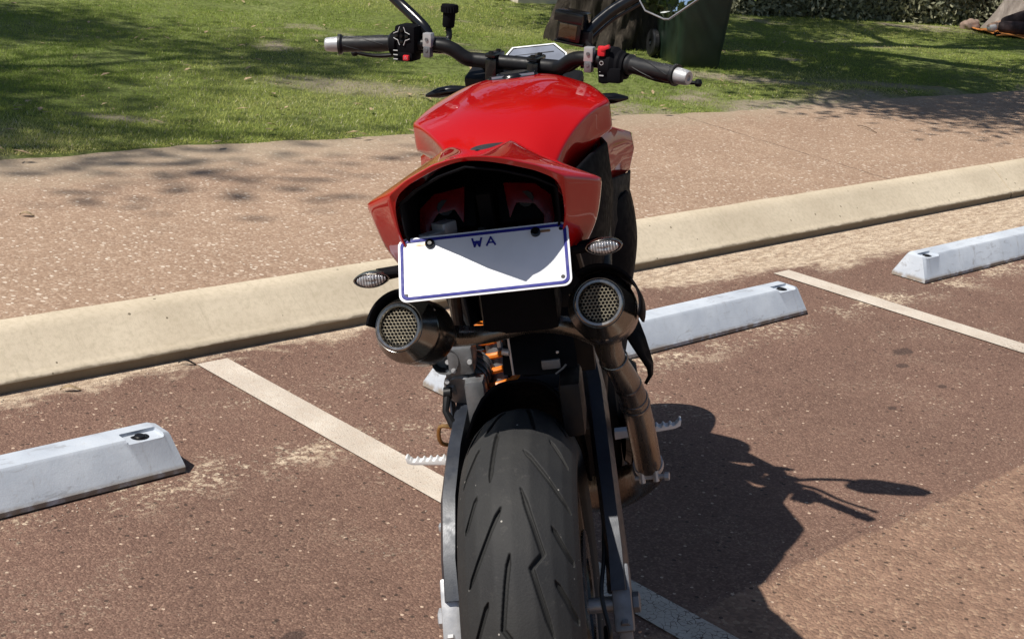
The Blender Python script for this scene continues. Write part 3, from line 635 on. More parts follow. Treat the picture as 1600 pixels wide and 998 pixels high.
# lying on the right side, propped on an elbow, knees drawn towards the left of the picture
V = [(.95, .05, .13), (1.15, .06, .16), (1.35, .07, .22), (1.52, .08, .30), (1.60, .08, .37), (1.68, .07, .44),           # 0 hip 1 waist 2 chest 3 shoulders 4 neck 5 head
     (.85, -.02, .08), (.42, -.20, .075), (.03, .02, .06), (-.08, -.02, .05),                                             # lower leg chain: hip knee ankle foot 6..9
     (.83, .10, .22), (.36, .0, .20), (.12, .17, .07), (.0, .12, .05),                                                    # upper leg 10..13
     (1.46, -.08, .20), (1.38, -.2, .03), (1.14, -.24, .03), (1.05, -.24, .03),                                           # arm on the ground 14..17
     (1.48, .2, .32), (1.25, .16, .32), (1.02, .04, .27), (.94, .01, .27)]
E_ = [(0, 1), (1, 2), (2, 3), (3, 4), (4, 5), (0, 6), (6, 7), (7, 8), (8, 9), (0, 10), (10, 11), (11, 12), (12, 13), (3, 14), (14, 15), (15, 16), (16, 17), (3, 18), (18, 19), (19, 20), (20, 21)]
R_ = [.13, .12, .13, .10, .05, .095, .09, .062, .04, .03, .09, .062, .04, .03, .05, .038, .028, .03, .05, .038, .028, .03]
skin('body', V, E_, R_, 'skin', ps)
leg = lambda ids: ([V[i] for i in ids], [(k, k+1) for k in range(len(ids)-1)])
V2 = [V[1], V[0], V[6], V[7], V[8], V[10], V[11], V[12]]; skin('trousers', V2, [(0, 1), (1, 2), (2, 3), (3, 4), (1, 5), (5, 6), (6, 7)], [.128, .142, .102, .078, .062, .102, .078, .062], 'trouser', ps, root=1)
V3 = [V[0], V[1], V[2], V[3], V[14], V[15], V[18], V[19]]; skin('shirt', V3, [(0, 1), (1, 2), (2, 3), (3, 4), (4, 5), (3, 6), (6, 7)], [.135, .135, .145, .112, .06, .05, .06, .05], 'shirt', ps, root=2)
skin('hair', [(1.70, .10, .47), (1.73, .08, .52)], [(0, 1)], [.098, .07], 'hair', ps)
for i, (p, q) in enumerate(((V[8], V[9]), (V[12], V[13]))):
    skin('shoe', [p, ((p[0]+q[0])/2, (p[1]+q[1])/2, .04), q], [(0, 1), (1, 2)], [.047, .045, .036], 'shirt', ps)

# fallen leaves and twigs on the paving
def lz(name, p, L, w, rz, mat, label):
    m = MB(); n_ = 8
    vs = []; fs = []
    for i in range(n_+1):
        u = i/n_; ww = w*math.sin(PI*min(1, u*1.02))**.8+.0006; zc = .004+.006*math.sin(PI*u)+.003*math.sin(5*u)
        vs += [(L*(u-.5), -ww, zc+.003), (L*(u-.5), 0, zc), (L*(u-.5), ww, zc+.004)]
    for i in range(n_):
        a = i*3; fs += [(a, a+1, a+4, a+3), (a+1, a+2, a+5, a+4)]
    m.add(vs, fs); o = m.build(name, mat, solid=.0006); o.location = p; o.rotation_euler = (0, 0, rz); tag(o, label, 'twig' if 'twig' in name else 'leaf'); return o
lz('fallen_leaf', (-1.155, 3.50, .0), .055, .008, .35, 'dead', 'dry brown leaf lying in the gutter against the kerb at the far left')
lz('fallen_leaf', (-.91, 3.77, .0), .05, .004, .1, 'matte', 'dark curled leaf at the kerb end of the white line left of the motorcycle')
lz('fallen_leaf', (-1.70, 4.72, .134), .05, .011, .2, 'dead', 'pale leaf on the tan footpath near the left edge of the photo')
lz('fallen_twig', (1.94, 8.13, .134), .20, .003, -1.2, 'soil', 'thin curved twig on the tan footpath right of the motorcycle')

# ------------------------------------------------------------------ the motorcycle
BK = empty('motorcycle', (.148, 1.99, .002)); tag(BK, 'red naked sports motorcycle leaning on its stand across the bay, seen from behind', 'motorcycle')
BK.rotation_euler = (Matrix.Rotation(math.radians(-2), 3, 'Z') @ Matrix.Rotation(math.radians(-12), 3, 'Y')).to_euler()
# steering: bars and front wheel turned to the right about the raked axis
SP = Vector((0, 1.0, 1.0)); SA = Vector((0, -math.sin(math.radians(24)), math.cos(math.radians(24)))); STEER = math.radians(-22)
ST = Matrix.Translation(SP) @ Matrix.Rotation(STEER, 4, SA) @ Matrix.Translation(-SP)
def P(name, mb, mat, parent=BK, steer=False, label=None, **k):
    o = mb.build(name, mat, parent, **k)
    if steer: o.matrix_basis = ST
    if label: o['label'] = label
    return o
def sym(half):   # mirror a half profile [(x,z)...] from top centre downwards into a full open one, right side first
    return [(x, z) for x, z in reversed(half)]+[(-x, z) for x, z in half if x > 1e-6]

# rear tyre with real grooves
GR = [[(-.05, 81.8), (-.075, 69.2)], [(-.022, 85.8), (-.03, 64.9)], [(.019, 75.4), (.044, 68.4), (.080, 57.8)], [(.055, 83.8), (.078, 75.7)], [(-.051, 61.8), (-.069, 51.8)],
      [(-.014, 56.2), (-.066, 35.9)], [(.015, 61.5), (.025, 54.2), (.041, 42.9), (.025, 39.2), (.036, 30.5), (.047, 21.3)], [(-.004, 43.1), (-.011, 35.9), (-.02, 24.6), (-.003, 20)],
      [(.055, 50.9), (.068, 45.6), (.080, 40.9)], [(.055, 36.), (.069, 30.), (.080, 23.6)], [(-.039, 31.6), (-.062, 20.6)], [(-.018, 104), (-.040, 89)], [(-.055, 99), (-.074, 88)],
      [(.017, 106.9), (.032, 86.9)], [(.054, 105.3), (.074, 95.6)]]
def tyre(name, prof, R0, nseg, parent, centre, grooves=None, width=.0064, depth=.0065, steer=False):
    prof = np.array(prof); s = np.concatenate([[0], np.cumsum(np.hypot(*np.diff(prof, axis=0).T))]); na = 270 if grooves else 48
    ss = np.linspace(0, s[-1], na); px_ = np.interp(ss, s, prof[:, 0]); pr_ = np.interp(ss, s, prof[:, 1])
    for _ in range(6 if grooves else 1):   # round the profile
        px_[1:-1] = (px_[:-2]+2*px_[1:-1]+px_[2:])/4; pr_[1:-1] = (pr_[:-2]+2*pr_[1:-1]+pr_[2:])/4
    th = np.arange(nseg)*2*PI/nseg; TH, XX = np.meshgrid(th, px_, indexing='ij'); RR = np.broadcast_to(pr_, TH.shape).copy(); G = np.zeros_like(TH)
    if grooves:
        u = np.degrees(TH)*PI/180*R0; per = PI/2*R0; tread = (RR > R0-.055)
        for g in grooves:
            tot = sum(math.hypot(b[0]-a[0], math.radians(b[1]-a[1])*R0) for a, b in zip(g[:-1], g[1:])); run = 0
            for a, b in zip(g[:-1], g[1:]):
                ax, ay = a[0], math.radians(a[1])*R0; bx, by = b[0], math.radians(b[1])*R0; L = math.hypot(bx-ax, by-ay)
                for k in range(-1, 5):
                    uu = u-k*per; t = np.clip(((XX-ax)*(bx-ax)+(uu-ay)*(by-ay))/L**2, 0, 1)
                    d = np.hypot(XX-ax-t*(bx-ax), uu-ay-t*(by-ay)); q = (run+t*L)/tot; w = width/2*np.clip(np.minimum(q, 1-q)*7+.22, 0, 1)
                    G = np.maximum(G, np.clip((w-d)/.0018+.5, 0, 1)*tread)
                run += L
    RR = RR-G*depth
    V = np.stack([XX, -RR*np.cos(TH), RR*np.sin(TH)], -1)+np.array(centre); n1, n2 = TH.shape; idx = np.arange(n1*n2).reshape(n1, n2); nx_ = np.roll(idx, -1, 0)
    F = np.stack([idx[:, :-1], idx[:, 1:], nx_[:, 1:], nx_[:, :-1]], -1).reshape(-1, 4)
    o = npmesh(name, V.reshape(-1, 3), F, 'tyre', parent, attr=('groove', 'POINT', G.ravel()), smooth=True)
    return o
half = [(0, .32), (.027, .3165), (.053, .303), (.071, .286), (.083, .265), (.0885, .25), (.089, .238), (.083, .222), (.070, .214)]
rw = P('rear_wheel', MB().lathe([(.205, -.072), (.216, -.075), (.216, -.068), (.198, -.055), (.192, 0), (.198, .055), (.216, .068), (.216, .075), (.205, .072), (.19, .05), (.183, 0), (.19, -.05)], (0, 0, .32), (1, 0, 0), 72, True), 'gloss')
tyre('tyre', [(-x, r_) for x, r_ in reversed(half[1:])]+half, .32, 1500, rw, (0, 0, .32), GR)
m = MB()
for k in range(5):
    for q in (-.13, .13):
        a = 2*PI*k/5; m.tube([(.015*(1 if q > 0 else -1), -math.cos(a)*.05, .32+math.sin(a)*.05), (.02*(1 if q > 0 else -1), -math.cos(a+q)*.188, .32+math.sin(a+q)*.188)], [.017, .011], 8)
m.lathe([(.018, -.06), (.05, -.055), (.055, 0), (.05, .055), (.018, .06)], (0, 0, .32), (1, 0, 0), 28); P('spoke', m, 'gloss', rw)
P('brake_disc', MB().lathe([(.075, .080), (.12, .080), (.12, .084), (.075, .084)], (0, 0, .32), (1, 0, 0), 64, True), 'polished')
m = MB()
m.box((.088, -.075, .245), (.034, .07, .052), .008, Matrix.Rotation(.5, 3, 'X')); m.box((.105, -.05, .26), (.012, .09, .03), .004, Matrix.Rotation(.5, 3, 'X')); P('brake_caliper', m, 'matte')
P('brake_hose', MB().tube([(.1, -.06, .275), (.112, -.075, .31), (.104, -.04, .36), (.112, .02, .40), (.12, .12, .49)], .0035, 8, smooth=5), 'rubber')
sp_ = [];
for k in range(42*4):
    a = 2*PI*k/(42*4); rr2 = .098+(.007 if k % 4 in (1, 2) else 0); sp_.append((math.cos(a)*rr2, math.sin(a)*rr2))
P('sprocket', MB().prism(sp_, (-.098, 0, .32), (0, 1, 0), (0, 0, 1), (1, 0, 0), .006), 'alu2')
m = MB()
for k in range(46):
    for z0, z1 in ((.425, .385), (.215, .245)):
        u = k/46; m.box((-.095, .0+u*.56, z0+(z1-z0)*u), (.017 if k % 2 else .013, .0125, .012), .002)
for k in range(14): a = PI/2+PI*k/13; m.box((-.095, math.cos(a)*.105, .32+math.sin(a)*.105), (.017 if k % 2 else .013, .024, .012), .002, Matrix.Rotation(a+PI/2, 3, 'X'))
P('chain', m, 'matte')
m = MB(); m.tube([(-.145, 0, .32), (.145, 0, .32)], .0125, 20); P('rear_axle', m, 'alu')

# swingarm
def arm(sx, stations):
    rings = []
    for (y, z, h, w, x, tilt) in stations:
        c, s_ = math.cos(tilt), math.sin(tilt); ring = []
        for (a, b) in ((.5, .30), (.30, .5), (-.30, .5), (-.5, .30), (-.5, -.30), (-.30, -.5), (.30, -.5), (.5, -.30)):
            ring.append((sx*(x+a*w), y-s_*b*h, z+c*b*h))
        rings.append(ring)
    return rings
stL = [(.0, .345, .085, .034, .128, 1.0), (.04, .392, .095, .032, .130, .9), (.11, .455, .10, .034, .128, .65), (.20, .495, .105, .034, .122, .45), (.30, .520, .11, .036, .114, .25), (.42, .52, .12, .04, .10, .1), (.56, .49, .17, .05, .085, 0)]
stR = [(.0, .340, .085, .036, .130, 1.0), (.04, .385, .095, .034, .131, .9), (.11, .445, .10, .034, .127, .65), (.20, .487, .105, .036, .122, .45), (.32, .53, .11, .036, .116, .3), (.44, .54, .14, .04, .102, .15), (.56, .50, .20, .05, .085, 0)]
m = MB(); m.loft(arm(-1, stL)); m.loft(arm(1, stR)); m.tube([(-.11, .5, .53), (.11, .5, .53)], .065, 20); m.tube([(-.11, .40, .50), (.11, .40, .50)], .04, 16)
P('swingarm', m, 'bluish', smooth=30)
for sx in (-1, 1):
    m = MB(); m.box((sx*.134, -.012, .335), (.030, .055, .105), .006, Matrix.Rotation(-.55, 3, 'X')); m.box((sx*.134, -.030, .292), (.022, .02, .045), .004, Matrix.Rotation(-.3, 3, 'X'))
    m.tube([(sx*.136, -.03, .33), (sx*.136, -.058, .312)], .0045, 8); m.tube([(sx*.136, -.052, .315), (sx*.136, -.058, .312)], .0085, 6)
    m.lathe([(0, 0), (.014, 0), (.0165, .003), (.0165, .012), (.012, .014), (0, .014)], (sx*.147, 0, .32), (sx, 0, 0), 6)
    P('axle_adjuster', m, 'alu' if sx < 0 else 'alu2')

# mudguard: black hugger over the tyre
rings = []
for k in range(17):
    a = math.radians(110+k*50/16); ring = []
    for j in range(13):
        q = -1+2*j/12; rr2 = .366-.085*abs(q)**3; ring.append((q*.092+.002, -math.cos(a)*rr2, .32+math.sin(a)*rr2))
    rings.append(ring)
m = MB(); m.loft(rings, closed=False); P('mudguard', m, 'black', solid=.005)
m = MB(); m.box((.062, .235, .715), (.125, .02, .17), .006); m.box((.088, .10, .63), (.035, .10, .09), .01); m.loft([[(-.018, .12, .675), (.10, .12, .665), (.10, .14, .69), (-.018, .14, .70)], [(-.016, .30, .70), (.08, .30, .70), (.08, .31, .80), (-.016, .31, .80)], [(-.015, .36, .72), (.07, .36, .72), (.07, .36, .88), (-.015, .36, .88)]]); 
m.box((-.014, .19, .70), (.004, .06, .09), .001)
P('inner_guard', m, 'matte')
P('guard_bracket', MB().tube([(-.014, .11, .718), (-.003, .108, .716)], .0058, 14).tube([(-.002, .108, .742), (-.001, .108, .678)], .0018, 8).box((-.018, .12, .735), (.006, .02, .022), .002), 'alu')
P('harness_clip', MB().tube([(.066, .105, .674), (.078, .105, .682), (.084, .105, .688)], .0018, 8).box((.060, .108, .690), (.03, .008, .016), .003), 'alu2')
for p in ((.073, .098, .712),):
    P('bolt', MB().lathe([(0, -.002), (.002, -.002), (.0025, 0), (0, 0)], p, (0, 1, 0), 14), 'alu')

# shock absorber with its orange spring, linkage casting and rear cylinder
m = MB(); pts = []
for k in range(141):
    a = k/20*2*PI; u = k/140; c = Vector((-.052, .33+.06*u, .52+.17*u)); pts.append(c+Vector((math.cos(a)*.032, math.sin(a)*.030, 0)))
m.tube(pts, .0058, 8); P('shock_spring', m, 'orange')
P('shock_body', MB().tube([(-.052, .315, .47), (-.052, .40, .76)], .019, 18), 'alu2')
m = MB(); m.lathe([(0, -.045), (.030, -.045), (.034, -.04), (.034, .03), (.028, .04), (0, .04)], (-.10, .42, .60), (.25, .9, .3), 22)
m.box((-.105, .40, .645), (.045, .07, .05), .008); m.box((-.125, .39, .62), (.02, .03, .022), .005); m.lathe([(0, -.02), (.020, -.02), (.023, -.014), (.023, .02)], (-.132, .38, .648), (.1, -1, .1), 18)
m.box((-.085, .37, .57), (.035, .05, .09), .01); m.tube([(-.13, .38, .60), (-.115, .40, .57)], .008, 10)
m.v = [(x-.0, y-.10, z+.010) for x, y, z in m.v]; gh = P('gear_housing', m, 'alu2')
m = MB()
for k in range(6): m.lathe([(.030, -.002), (.0365, -.0015), (.0365, .0015), (.030, .002)], Vector((-.10, .32, .61))+Vector((.25, .9, .3)).normalized()*(-.032+.012*k), (.25, .9, .3), 22)
P('cooling_rib', m, 'alu2', gh)
for p in ((-.127, .274, .655), (-.118, .268, .640), (-.088, .262, .655), (-.132, .268, .622)): P('bolt', MB().lathe([(0, .006), (.004, .006), (.0048, .004), (.0048, 0)], p, (0, -1, .2), 10), 'alu', gh)
P('linkage_lever', MB().tube([(-.135, .27, .60), (-.140, .25, .575), (-.128, .24, .55)], [.008, .006, .008], 10).lathe([(0, -.006), (.011, -.006), (.011, .006), (0, .006)], (-.135, .27, .60), (1, 0, 0), 16), 'matte')

# engine, frame, forks
m = MB()
m.box((0, .72, .42), (.30, .36, .26), .04); m.box((0, .66, .62), (.20, .20, .26), .03, Matrix.Rotation(.35, 3, 'X')); m.box((0, .95, .50), (.22, .24, .20), .03, Matrix.Rotation(-1.1, 3, 'X'))
m.lathe([(0, 0), (.085, 0), (.09, .01), (.07, .035), (0, .04)], (.15, .66, .41), (1, 0, 0), 32); m.lathe([(0, 0), (.075, 0), (.08, .01), (.06, .03), (0, .035)], (-.15, .70, .41), (-1, 0, 0), 32)
for k in range(6): m.box((0, .63+.008*k, .52+.03*k), (.215, .215, .006), .002, Matrix.Rotation(.35, 3, 'X'))
P('engine', m, 'matte')
m = MB()
for sx in (-1, 1):
    m.tube([(sx*.045, 1.0, .93), (sx*.13, .85, .88), (sx*.135, .65, .72), (sx*.11, .52, .55), (sx*.09, .52, .42)], [.03, .03, .028, .028, .03], 12, smooth=4, flat=1.5)
    m.tube([(sx*.10, .60, .72), (sx*.10, .40, .84), (sx*.085, .18, .93), (sx*.06, .03, .975)], [.016, .015, .014, .012], 10, smooth=4)
    m.tube([(sx*.11, .55, .55), (sx*.12, .42, .68), (sx*.10, .30, .86)], .010, 10)
m.tube([(0, .965, 1.0), (0, 1.05, .83)], .035, 20); P('frame', m, 'matte')
m = MB(); m.box((0, 1.08, .68), (.30, .035, .26), .008); P('radiator', m, 'matte')

fw_c = Vector((0, 1.395, .305))
fwh = P('front_wheel', MB().lathe([(.205, -.045), (.216, -.048), (.216, -.040), (.195, 0), (.216, .040), (.216, .048), (.205, .045), (.188, 0)], fw_c, (1, 0, 0), 64, True), 'gloss', steer=True)
hf = [(0, .300), (.022, .297), (.042, .284), (.056, .265), (.060, .248), (.056, .228), (.045, .214)]
tyre('tyre', [(-x, r_) for x, r_ in reversed(hf[1:])]+hf, .30, 160, fwh, tuple(fw_c))
m = MB()
for k in range(5):
    a = 2*PI*k/5; m.tube([tuple(fw_c+Vector((0, math.cos(a)*.04, math.sin(a)*.04))), tuple(fw_c+Vector((0, math.cos(a)*.2, math.sin(a)*.2)))], [.02, .012], 8)
m.lathe([(.012, -.05), (.035, -.048), (.04, 0), (.035, .048), (.012, .05)], fw_c, (1, 0, 0), 24); P('spoke', m, 'gloss', fwh)
for sx in (-1, 1): P('front_disc', MB().lathe([(.10, 0), (.16, 0), (.16, .005), (.10, .005)], fw_c+Vector((sx*.062, 0, 0)), (sx, 0, 0), 60, True), 'polished', fwh)
m = MB()
for sx in (-1, 1):
    f0 = Vector((sx*.10, 1.0-.055+.09, 1.02)); f1 = Vector((sx*.10, 1.37, .30)); m.tube([tuple(f0), tuple(f0.lerp(f1, .55))], .027, 20); m.tube([tuple(f0.lerp(f1, .52)), tuple(f1)], .022, 20)
m.box((0, 1.02, 1.015), (.25, .075, .032), .01, Matrix.Rotation(.42, 3, 'X')); m.box((0, 1.095, .84), (.25, .075, .04), .01, Matrix.Rotation(.42, 3, 'X')); P('front_fork', m, 'matte', steer=True)
rings = []
for k in range(13):
    a = math.radians(40+k*100/12); rings.append([((-1+2*j/10)*.07, 1.395-math.cos(a)*(.325-.03*abs(-1+j/5)**2), .305+math.sin(a)*(.325-.03*abs(-1+j/5)**2)) for j in range(11)])
P('front_mudguard', MB().loft(rings, closed=False), 'black', steer=True, solid=.004)
m = MB(); m.loft([[(x*w, y, z0+z*h) for x, z in ((-1, .3), (-.6, 1), (.6, 1), (1, .3), (.5, -1), (-.5, -1))] for y, w, z0, h in ((1.10, .07, .88, .08), (1.18, .115, .88, .10), (1.26, .11, .86, .085), (1.30, .07, .84, .05))])
hl = P('headlight', m, 'black', steer=True, sub=1)
P('lens', MB().box((0, 1.292, .85), (.11, .02, .035), .008), 'clear', hl)

# tank
TK = [(.40, [(0, .905), (.03, .90), (.05, .892), (.062, .875), (.065, .85), (.06, .82), (.055, .79)]),
      (.46, [(0, .968), (.035, .966), (.060, .958), (.080, .940), (.090, .905), (.078, .86), (.060, .80)]),
      (.53, [(0, 1.014), (.045, 1.012), (.085, 1.003), (.124, .985), (.108, .938), (.098, .885), (.075, .82)]),
      (.60, [(0, 1.030), (.055, 1.033), (.105, 1.024), (.160, 1.004), (.138, .948), (.120, .905), (.085, .84)]),
      (.68, [(0, 1.042), (.060, 1.040), (.112, 1.030), (.190, 1.004), (.190, .948), (.148, .915), (.10, .86)]),
      (.77, [(0, 1.050), (.060, 1.048), (.110, 1.038), (.164, 1.018), (.184, .968), (.160, .925), (.12, .87)]),
      (.86, [(0, 1.050), (.055, 1.049), (.098, 1.040), (.132, 1.024), (.155, .985), (.150, .935), (.12, .88)]),
      (.93, [(0, 1.034), (.05, 1.034), (.08, 1.024), (.105, 1.0), (.12, .965), (.115, .92), (.09, .89)])]
rings = [[(x, y, z) for x, z in sym(h)] for y, h in TK]
m = MB(); m.loft(rings, closed=False); nb = len(rings[0]); m.f.append(tuple(range(nb))); m.f.append(tuple(reversed([(len(rings)-1)*nb+i for i in range(nb)])))
tk = P('fuel_tank', m, 'red', sub=3)
me = tk.data; cr = me.attributes.new('crease_edge', 'FLOAT', 'EDGE')
for e in me.edges:
    a, b = e.vertices
    if abs(a-b) == nb and (a % nb) in (3, 9): cr.data[e.index].value = .95
    if abs(a-b) == nb and (a % nb) in (2, 10): cr.data[e.index].value = .75
    if a//nb == b//nb == 4 and min(a % nb, b % nb) in (2, 9): cr.data[e.index].value = .85
P('filler_cap', MB().lathe([(0, .006), (.030, .006), (.034, .003), (.036, 0), (.05, -.001), (.052, -.004)], (0, .85, 1.049), (0, .03, 1), 36), 'gloss', tk)
m = MB(); m.loft([[(x, .80, 1.049), (x*.8, .93, 1.036)] for x in (-.06, .06)], closed=False); P('tank_top_trim', MB().loft([[(-.04, .82, 1.049), (.045, .82, 1.049), (.045, .82, 1.0535), (-.04, .82, 1.0535)], [(-.055, .935, 1.034), (.04, .935, 1.034), (.04, .935, 1.041), (-.055, .935, 1.041)]]), 'dash', tk)

# side panels, shrouds, seat
def panel(sx, pts, mat, name, th=.012, sub=2, bev=0):
    m = MB(); rings = [[(sx*x, y, z) for x, y, z in row] for row in pts]; m.loft(rings, closed=False); return P(name, m, mat, solid=th, sub=sub, bev=bev)
for sx in (-1, 1):
    panel(sx, [[(.158, .74, .935), (.165, .74, .88), (.160, .74, .825)], [(.186, .86, .922), (.190, .86, .87), (.183, .86, .806)], [(.222, .94, .893), (.226, .94, .855), (.212, .94, .812)], [(.228, 1.06, .868), (.228, 1.06, .84), (.205, 1.06, .80)], [(.15, 1.18, .85), (.16, 1.18, .82), (.16, 1.18, .77)]], 'red', 'radiator_shroud', .008, sub=0, bev=.004)
    panel(sx, [[(.10, .43, .91), (.115, .44, .80), (.105, .45, .66)], [(.148, .55, .93), (.160, .56, .83), (.135, .57, .66)], [(.176, .68, .925), (.178, .70, .83), (.155, .70, .66)], [(.165, .78, .92), (.170, .79, .83), (.155, .79, .68)]], 'black', 'side_panel', .008, sub=0, bev=.004)
    panel(sx, [[(.150, .68, .85), (.155, .68, .76), (.148, .68, .64)], [(.180, .77, .835), (.183, .77, .75), (.162, .76, .650)], [(.212, .87, .822), (.202, .87, .74), (.175, .85, .655)], [(.214, 1.0, .80), (.205, 1.0, .74), (.175, 1.0, .64)]], 'greyp', 'radiator_side_cover', .006, sub=0, bev=.003)
    panel(sx, [[(.150, .72, .79), (.155, .72, .72), (.150, .72, .65), (.140, .70, .57), (.13, .68, .52)], [(.209, .80, .798), (.222, .80, .715), (.217, .80, .648), (.188, .76, .571), (.166, .71, .525)], [(.205, 1.0, .79), (.216, 1.0, .71), (.208, 1.0, .64), (.185, .98, .56), (.16, .95, .51)]], 'black', 'radiator_guard', .006)
m = MB()
for y, w, zt, zb in ((.165, .026, 1.016, .97), (.21, .044, 1.026, .97), (.28, .056, 1.018, .95), (.36, .078, .975, .91), (.43, .085, .93, .87), (.50, .06, .92, .85)):
    m.v += [(x*w, y, zb+(zt-zb)*k) for x, k in ((1, 0), (1, .7), (.75, 1), (.3, 1.05), (-.3, 1.05), (-.75, 1), (-1, .7), (-1, 0))]
b = MB(); b.loft([m.v[i*8:(i+1)*8] for i in range(6)]); P('seat', b, 'seat', sub=2)

# tail: red shell open to the rear
TL = [[(0, -.165, 1.080), (.045, -.134, 1.064), (.089, -.092, 1.039), (.119, -.058, 1.014), (.1185, -.050, .965), (.105, -.045, .915)],
      [(0, -.170, 1.087), (.046, -.137, 1.071), (.092, -.092, 1.046), (.124, -.060, 1.021), (.120, -.052, .965), (.104, -.046, .908)],
      [(0, -.070, 1.068), (.050, -.055, 1.066), (.108, -.025, 1.040), (.175, .022, .996), (.162, .026, .930), (.134, .008, .897)],
      [(0, .125, 1.034), (.044, .110, 1.060), (.090, .105, 1.024), (.168, .100, .978), (.163, .100, .92), (.145, .09, .885)],
      [(0, .22, .990), (.045, .20, 1.012), (.082, .21, .985), (.136, .20, .950), (.140, .20, .905), (.125, .19, .870)],
      [(0, .33, .945), (.040, .33, .950), (.070, .33, .935), (.100, .33, .915), (.112, .33, .87), (.10, .33, .84)]]
sym3 = lambda h: list(reversed(h))+[(-x, y, z) for x, y, z in h[1:]]
m = MB(); m.loft([sym3(h) for h in TL], closed=False)
tl = P('tail_cowl', m, 'red', solid=.004, sub=3); me = tl.data; nb = 11; cr = me.attributes.new('crease_edge', 'FLOAT', 'EDGE')
for e in me.edges:
    a, b = sorted(e.vertices); c_, r_ = a % nb, a//nb
    if b-a == nb:
        if c_ in (2, 8): cr.data[e.index].value = .92
        if c_ in (4, 6) and r_ >= 1: cr.data[e.index].value = .7
        if c_ in (0, 10): cr.data[e.index].value = 1
        if c_ in (1, 9, 3, 7) and r_ == 0: cr.data[e.index].value = .6
    elif r_ == 1: cr.data[e.index].value = .9
    elif r_ == 0: cr.data[e.index].value = 1
    elif r_ == 2 and (c_ < 2 or c_ >= 8): cr.data[e.index].value = .85
m = MB(); inr = []
for dy, sc in ((.004, .965), (.03, .93), (.07, .88), (.12, .80), (.20, .62)):
    inr.append([(x*sc*.985, (y+dy) if sc > .9 else y*.3+dy, max(.93+(z-.93)*sc-.005, .918)) for x, y, z in sym3(TL[0])])
m.loft(inr, closed=False); nb2 = len(inr[0]); m.f.append(tuple((len(inr)-1)*nb2+i for i in range(nb2))); P('tail_liner', m, 'black', solid=.003)
for sx in (-1, 1):
    pts = [(.028, .996), (.075, .990), (.098, .972), (.101, .935), (.088, .915), (.080, .922), (.084, .945), (.072, .962), (.046, .966), (.034, .945)]
    m = MB(); m.prism([(sx*x, z-.95) for x, z in pts], (0, .020, .955), (1, 0, 0), (0, .45, 1), (0, 1, 0), .014, .003); tlg = P('tail_light', m, 'redlens')
    P('light_housing', MB().box((sx*.060, .060, .960), (.088, .03, .055), .008, Matrix.Rotation(-.42, 3, 'X')), 'black', tlg)
m = MB(); m.loft([[(x*w, y, z0+z*h) for x, z in ((-1, -1), (-1, .6), (-.7, 1), (.7, 1), (1, .6), (1, -1))] for y, w, z0, h in ((-.035, .05, .900, .018), (.03, .075, .885, .030), (.2, .080, .85, .06), (.38, .07, .82, .06))])
m.box((0, .035, .955), (.022, .03, .09), .004, Matrix.Rotation(.3, 3, 'X')); m.box((.025, .14, .80), (.12, .14, .09), .015); P('undertail', m, 'black')
P('bolt', MB().lathe([(0, .011), (.0062, .011), (.0075, .009), (.0075, .004), (.011, .003), (.011, 0), (0, 0)], (-.004, -.026, .942), (0, -.75, .65), 18), 'greyp')
m = MB(); m.box((-.078, -.016, .944), (.020, .036, .015), .002, Matrix.Rotation(-.7, 3, 'Z')); m.box((-.062, .008, .950), (.026, .028, .020), .003, Matrix.Rotation(-.7, 3, 'Z')); P('wiring_connector', m, 'alu')

# number plate
PT = math.radians(42); pc = Vector((-.002, -.072, .913)); u = Vector((1, 0, 0)); v = Vector((0, math.sin(PT), math.cos(PT))); w = Vector((0, -math.cos(PT), math.sin(PT)))
def rrect(hx, hy, r_, n=6):
    out = []
    for cx, cy, a0 in ((hx-r_, hy-r_, 0), (-hx+r_, hy-r_, PI/2), (-hx+r_, -hy+r_, PI), (hx-r_, -hy+r_, 1.5*PI)):
        for k in range(n+1): a = a0+PI/2*k/n; out.append((cx+r_*math.cos(a), cy+r_*math.sin(a)))
    return out
pl = P('number_plate', MB().prism(rrect(.1225, .0505, .012), pc, u, v, w, .0015, .0004), 'plate')
m = MB(); o1 = rrect(.1195, .0475, .010); o2 = rrect(.1150, .0430, .0070); n1 = len(o1); W1 = w*.0015; W2 = w*.0027
vs = [pc+u*a+v*b+W1 for a, b in o1]+[pc+u*(a*.997)+v*(b*.995)+W2 for a, b in o1]+[pc+u*a+v*b+W2 for a, b in o2]+[pc+u*a+v*b+W1 for a, b in o2]
fs = [(k*n1+i, k*n1+(i+1) % n1, (k+1)*n1+(i+1) % n1, (k+1)*n1+i) for k in range(3) for i in range(n1)]; m.add(vs, fs); P('border', m, 'blue', pl)
def stroke(m, pts, wd=.0022, off=.0016, th=.0009):
    for (a, b) in zip(pts[:-1], pts[1:]):
        d = Vector((b[0]-a[0], b[1]-a[1])).normalized(); n_ = Vector((-d.y, d.x))*wd/2; d = d*wd*.35
        q = [(a[0]-d.x+n_.x, a[1]-d.y+n_.y), (a[0]-d.x-n_.x, a[1]-d.y-n_.y), (b[0]+d.x-n_.x, b[1]+d.y-n_.y), (b[0]+d.x+n_.x, b[1]+d.y+n_.y)]
        m.prism(q, pc+w*off, u, v, w, th)
m = MB(); lx, ly = -.0085, .0255; hh = .0125
stroke(m, [(lx-.0065, ly+hh), (lx-.0035, ly), (lx, ly+hh*.62), (lx+.0035, ly), (lx+.0065, ly+hh)], .0026); stroke(m, [(lx-.005, ly+hh*.55), (lx+.005, ly+hh*.55)], .003, .0017)
lx = .0115; stroke(m, [(lx-.0060, ly), (lx, ly+hh), (lx+.0060, ly)], .0024); stroke(m, [(lx-.0035, ly+.004), (lx+.0035, ly+.004)], .0020, .0017); P('state_lettering', m, 'blue', pl)
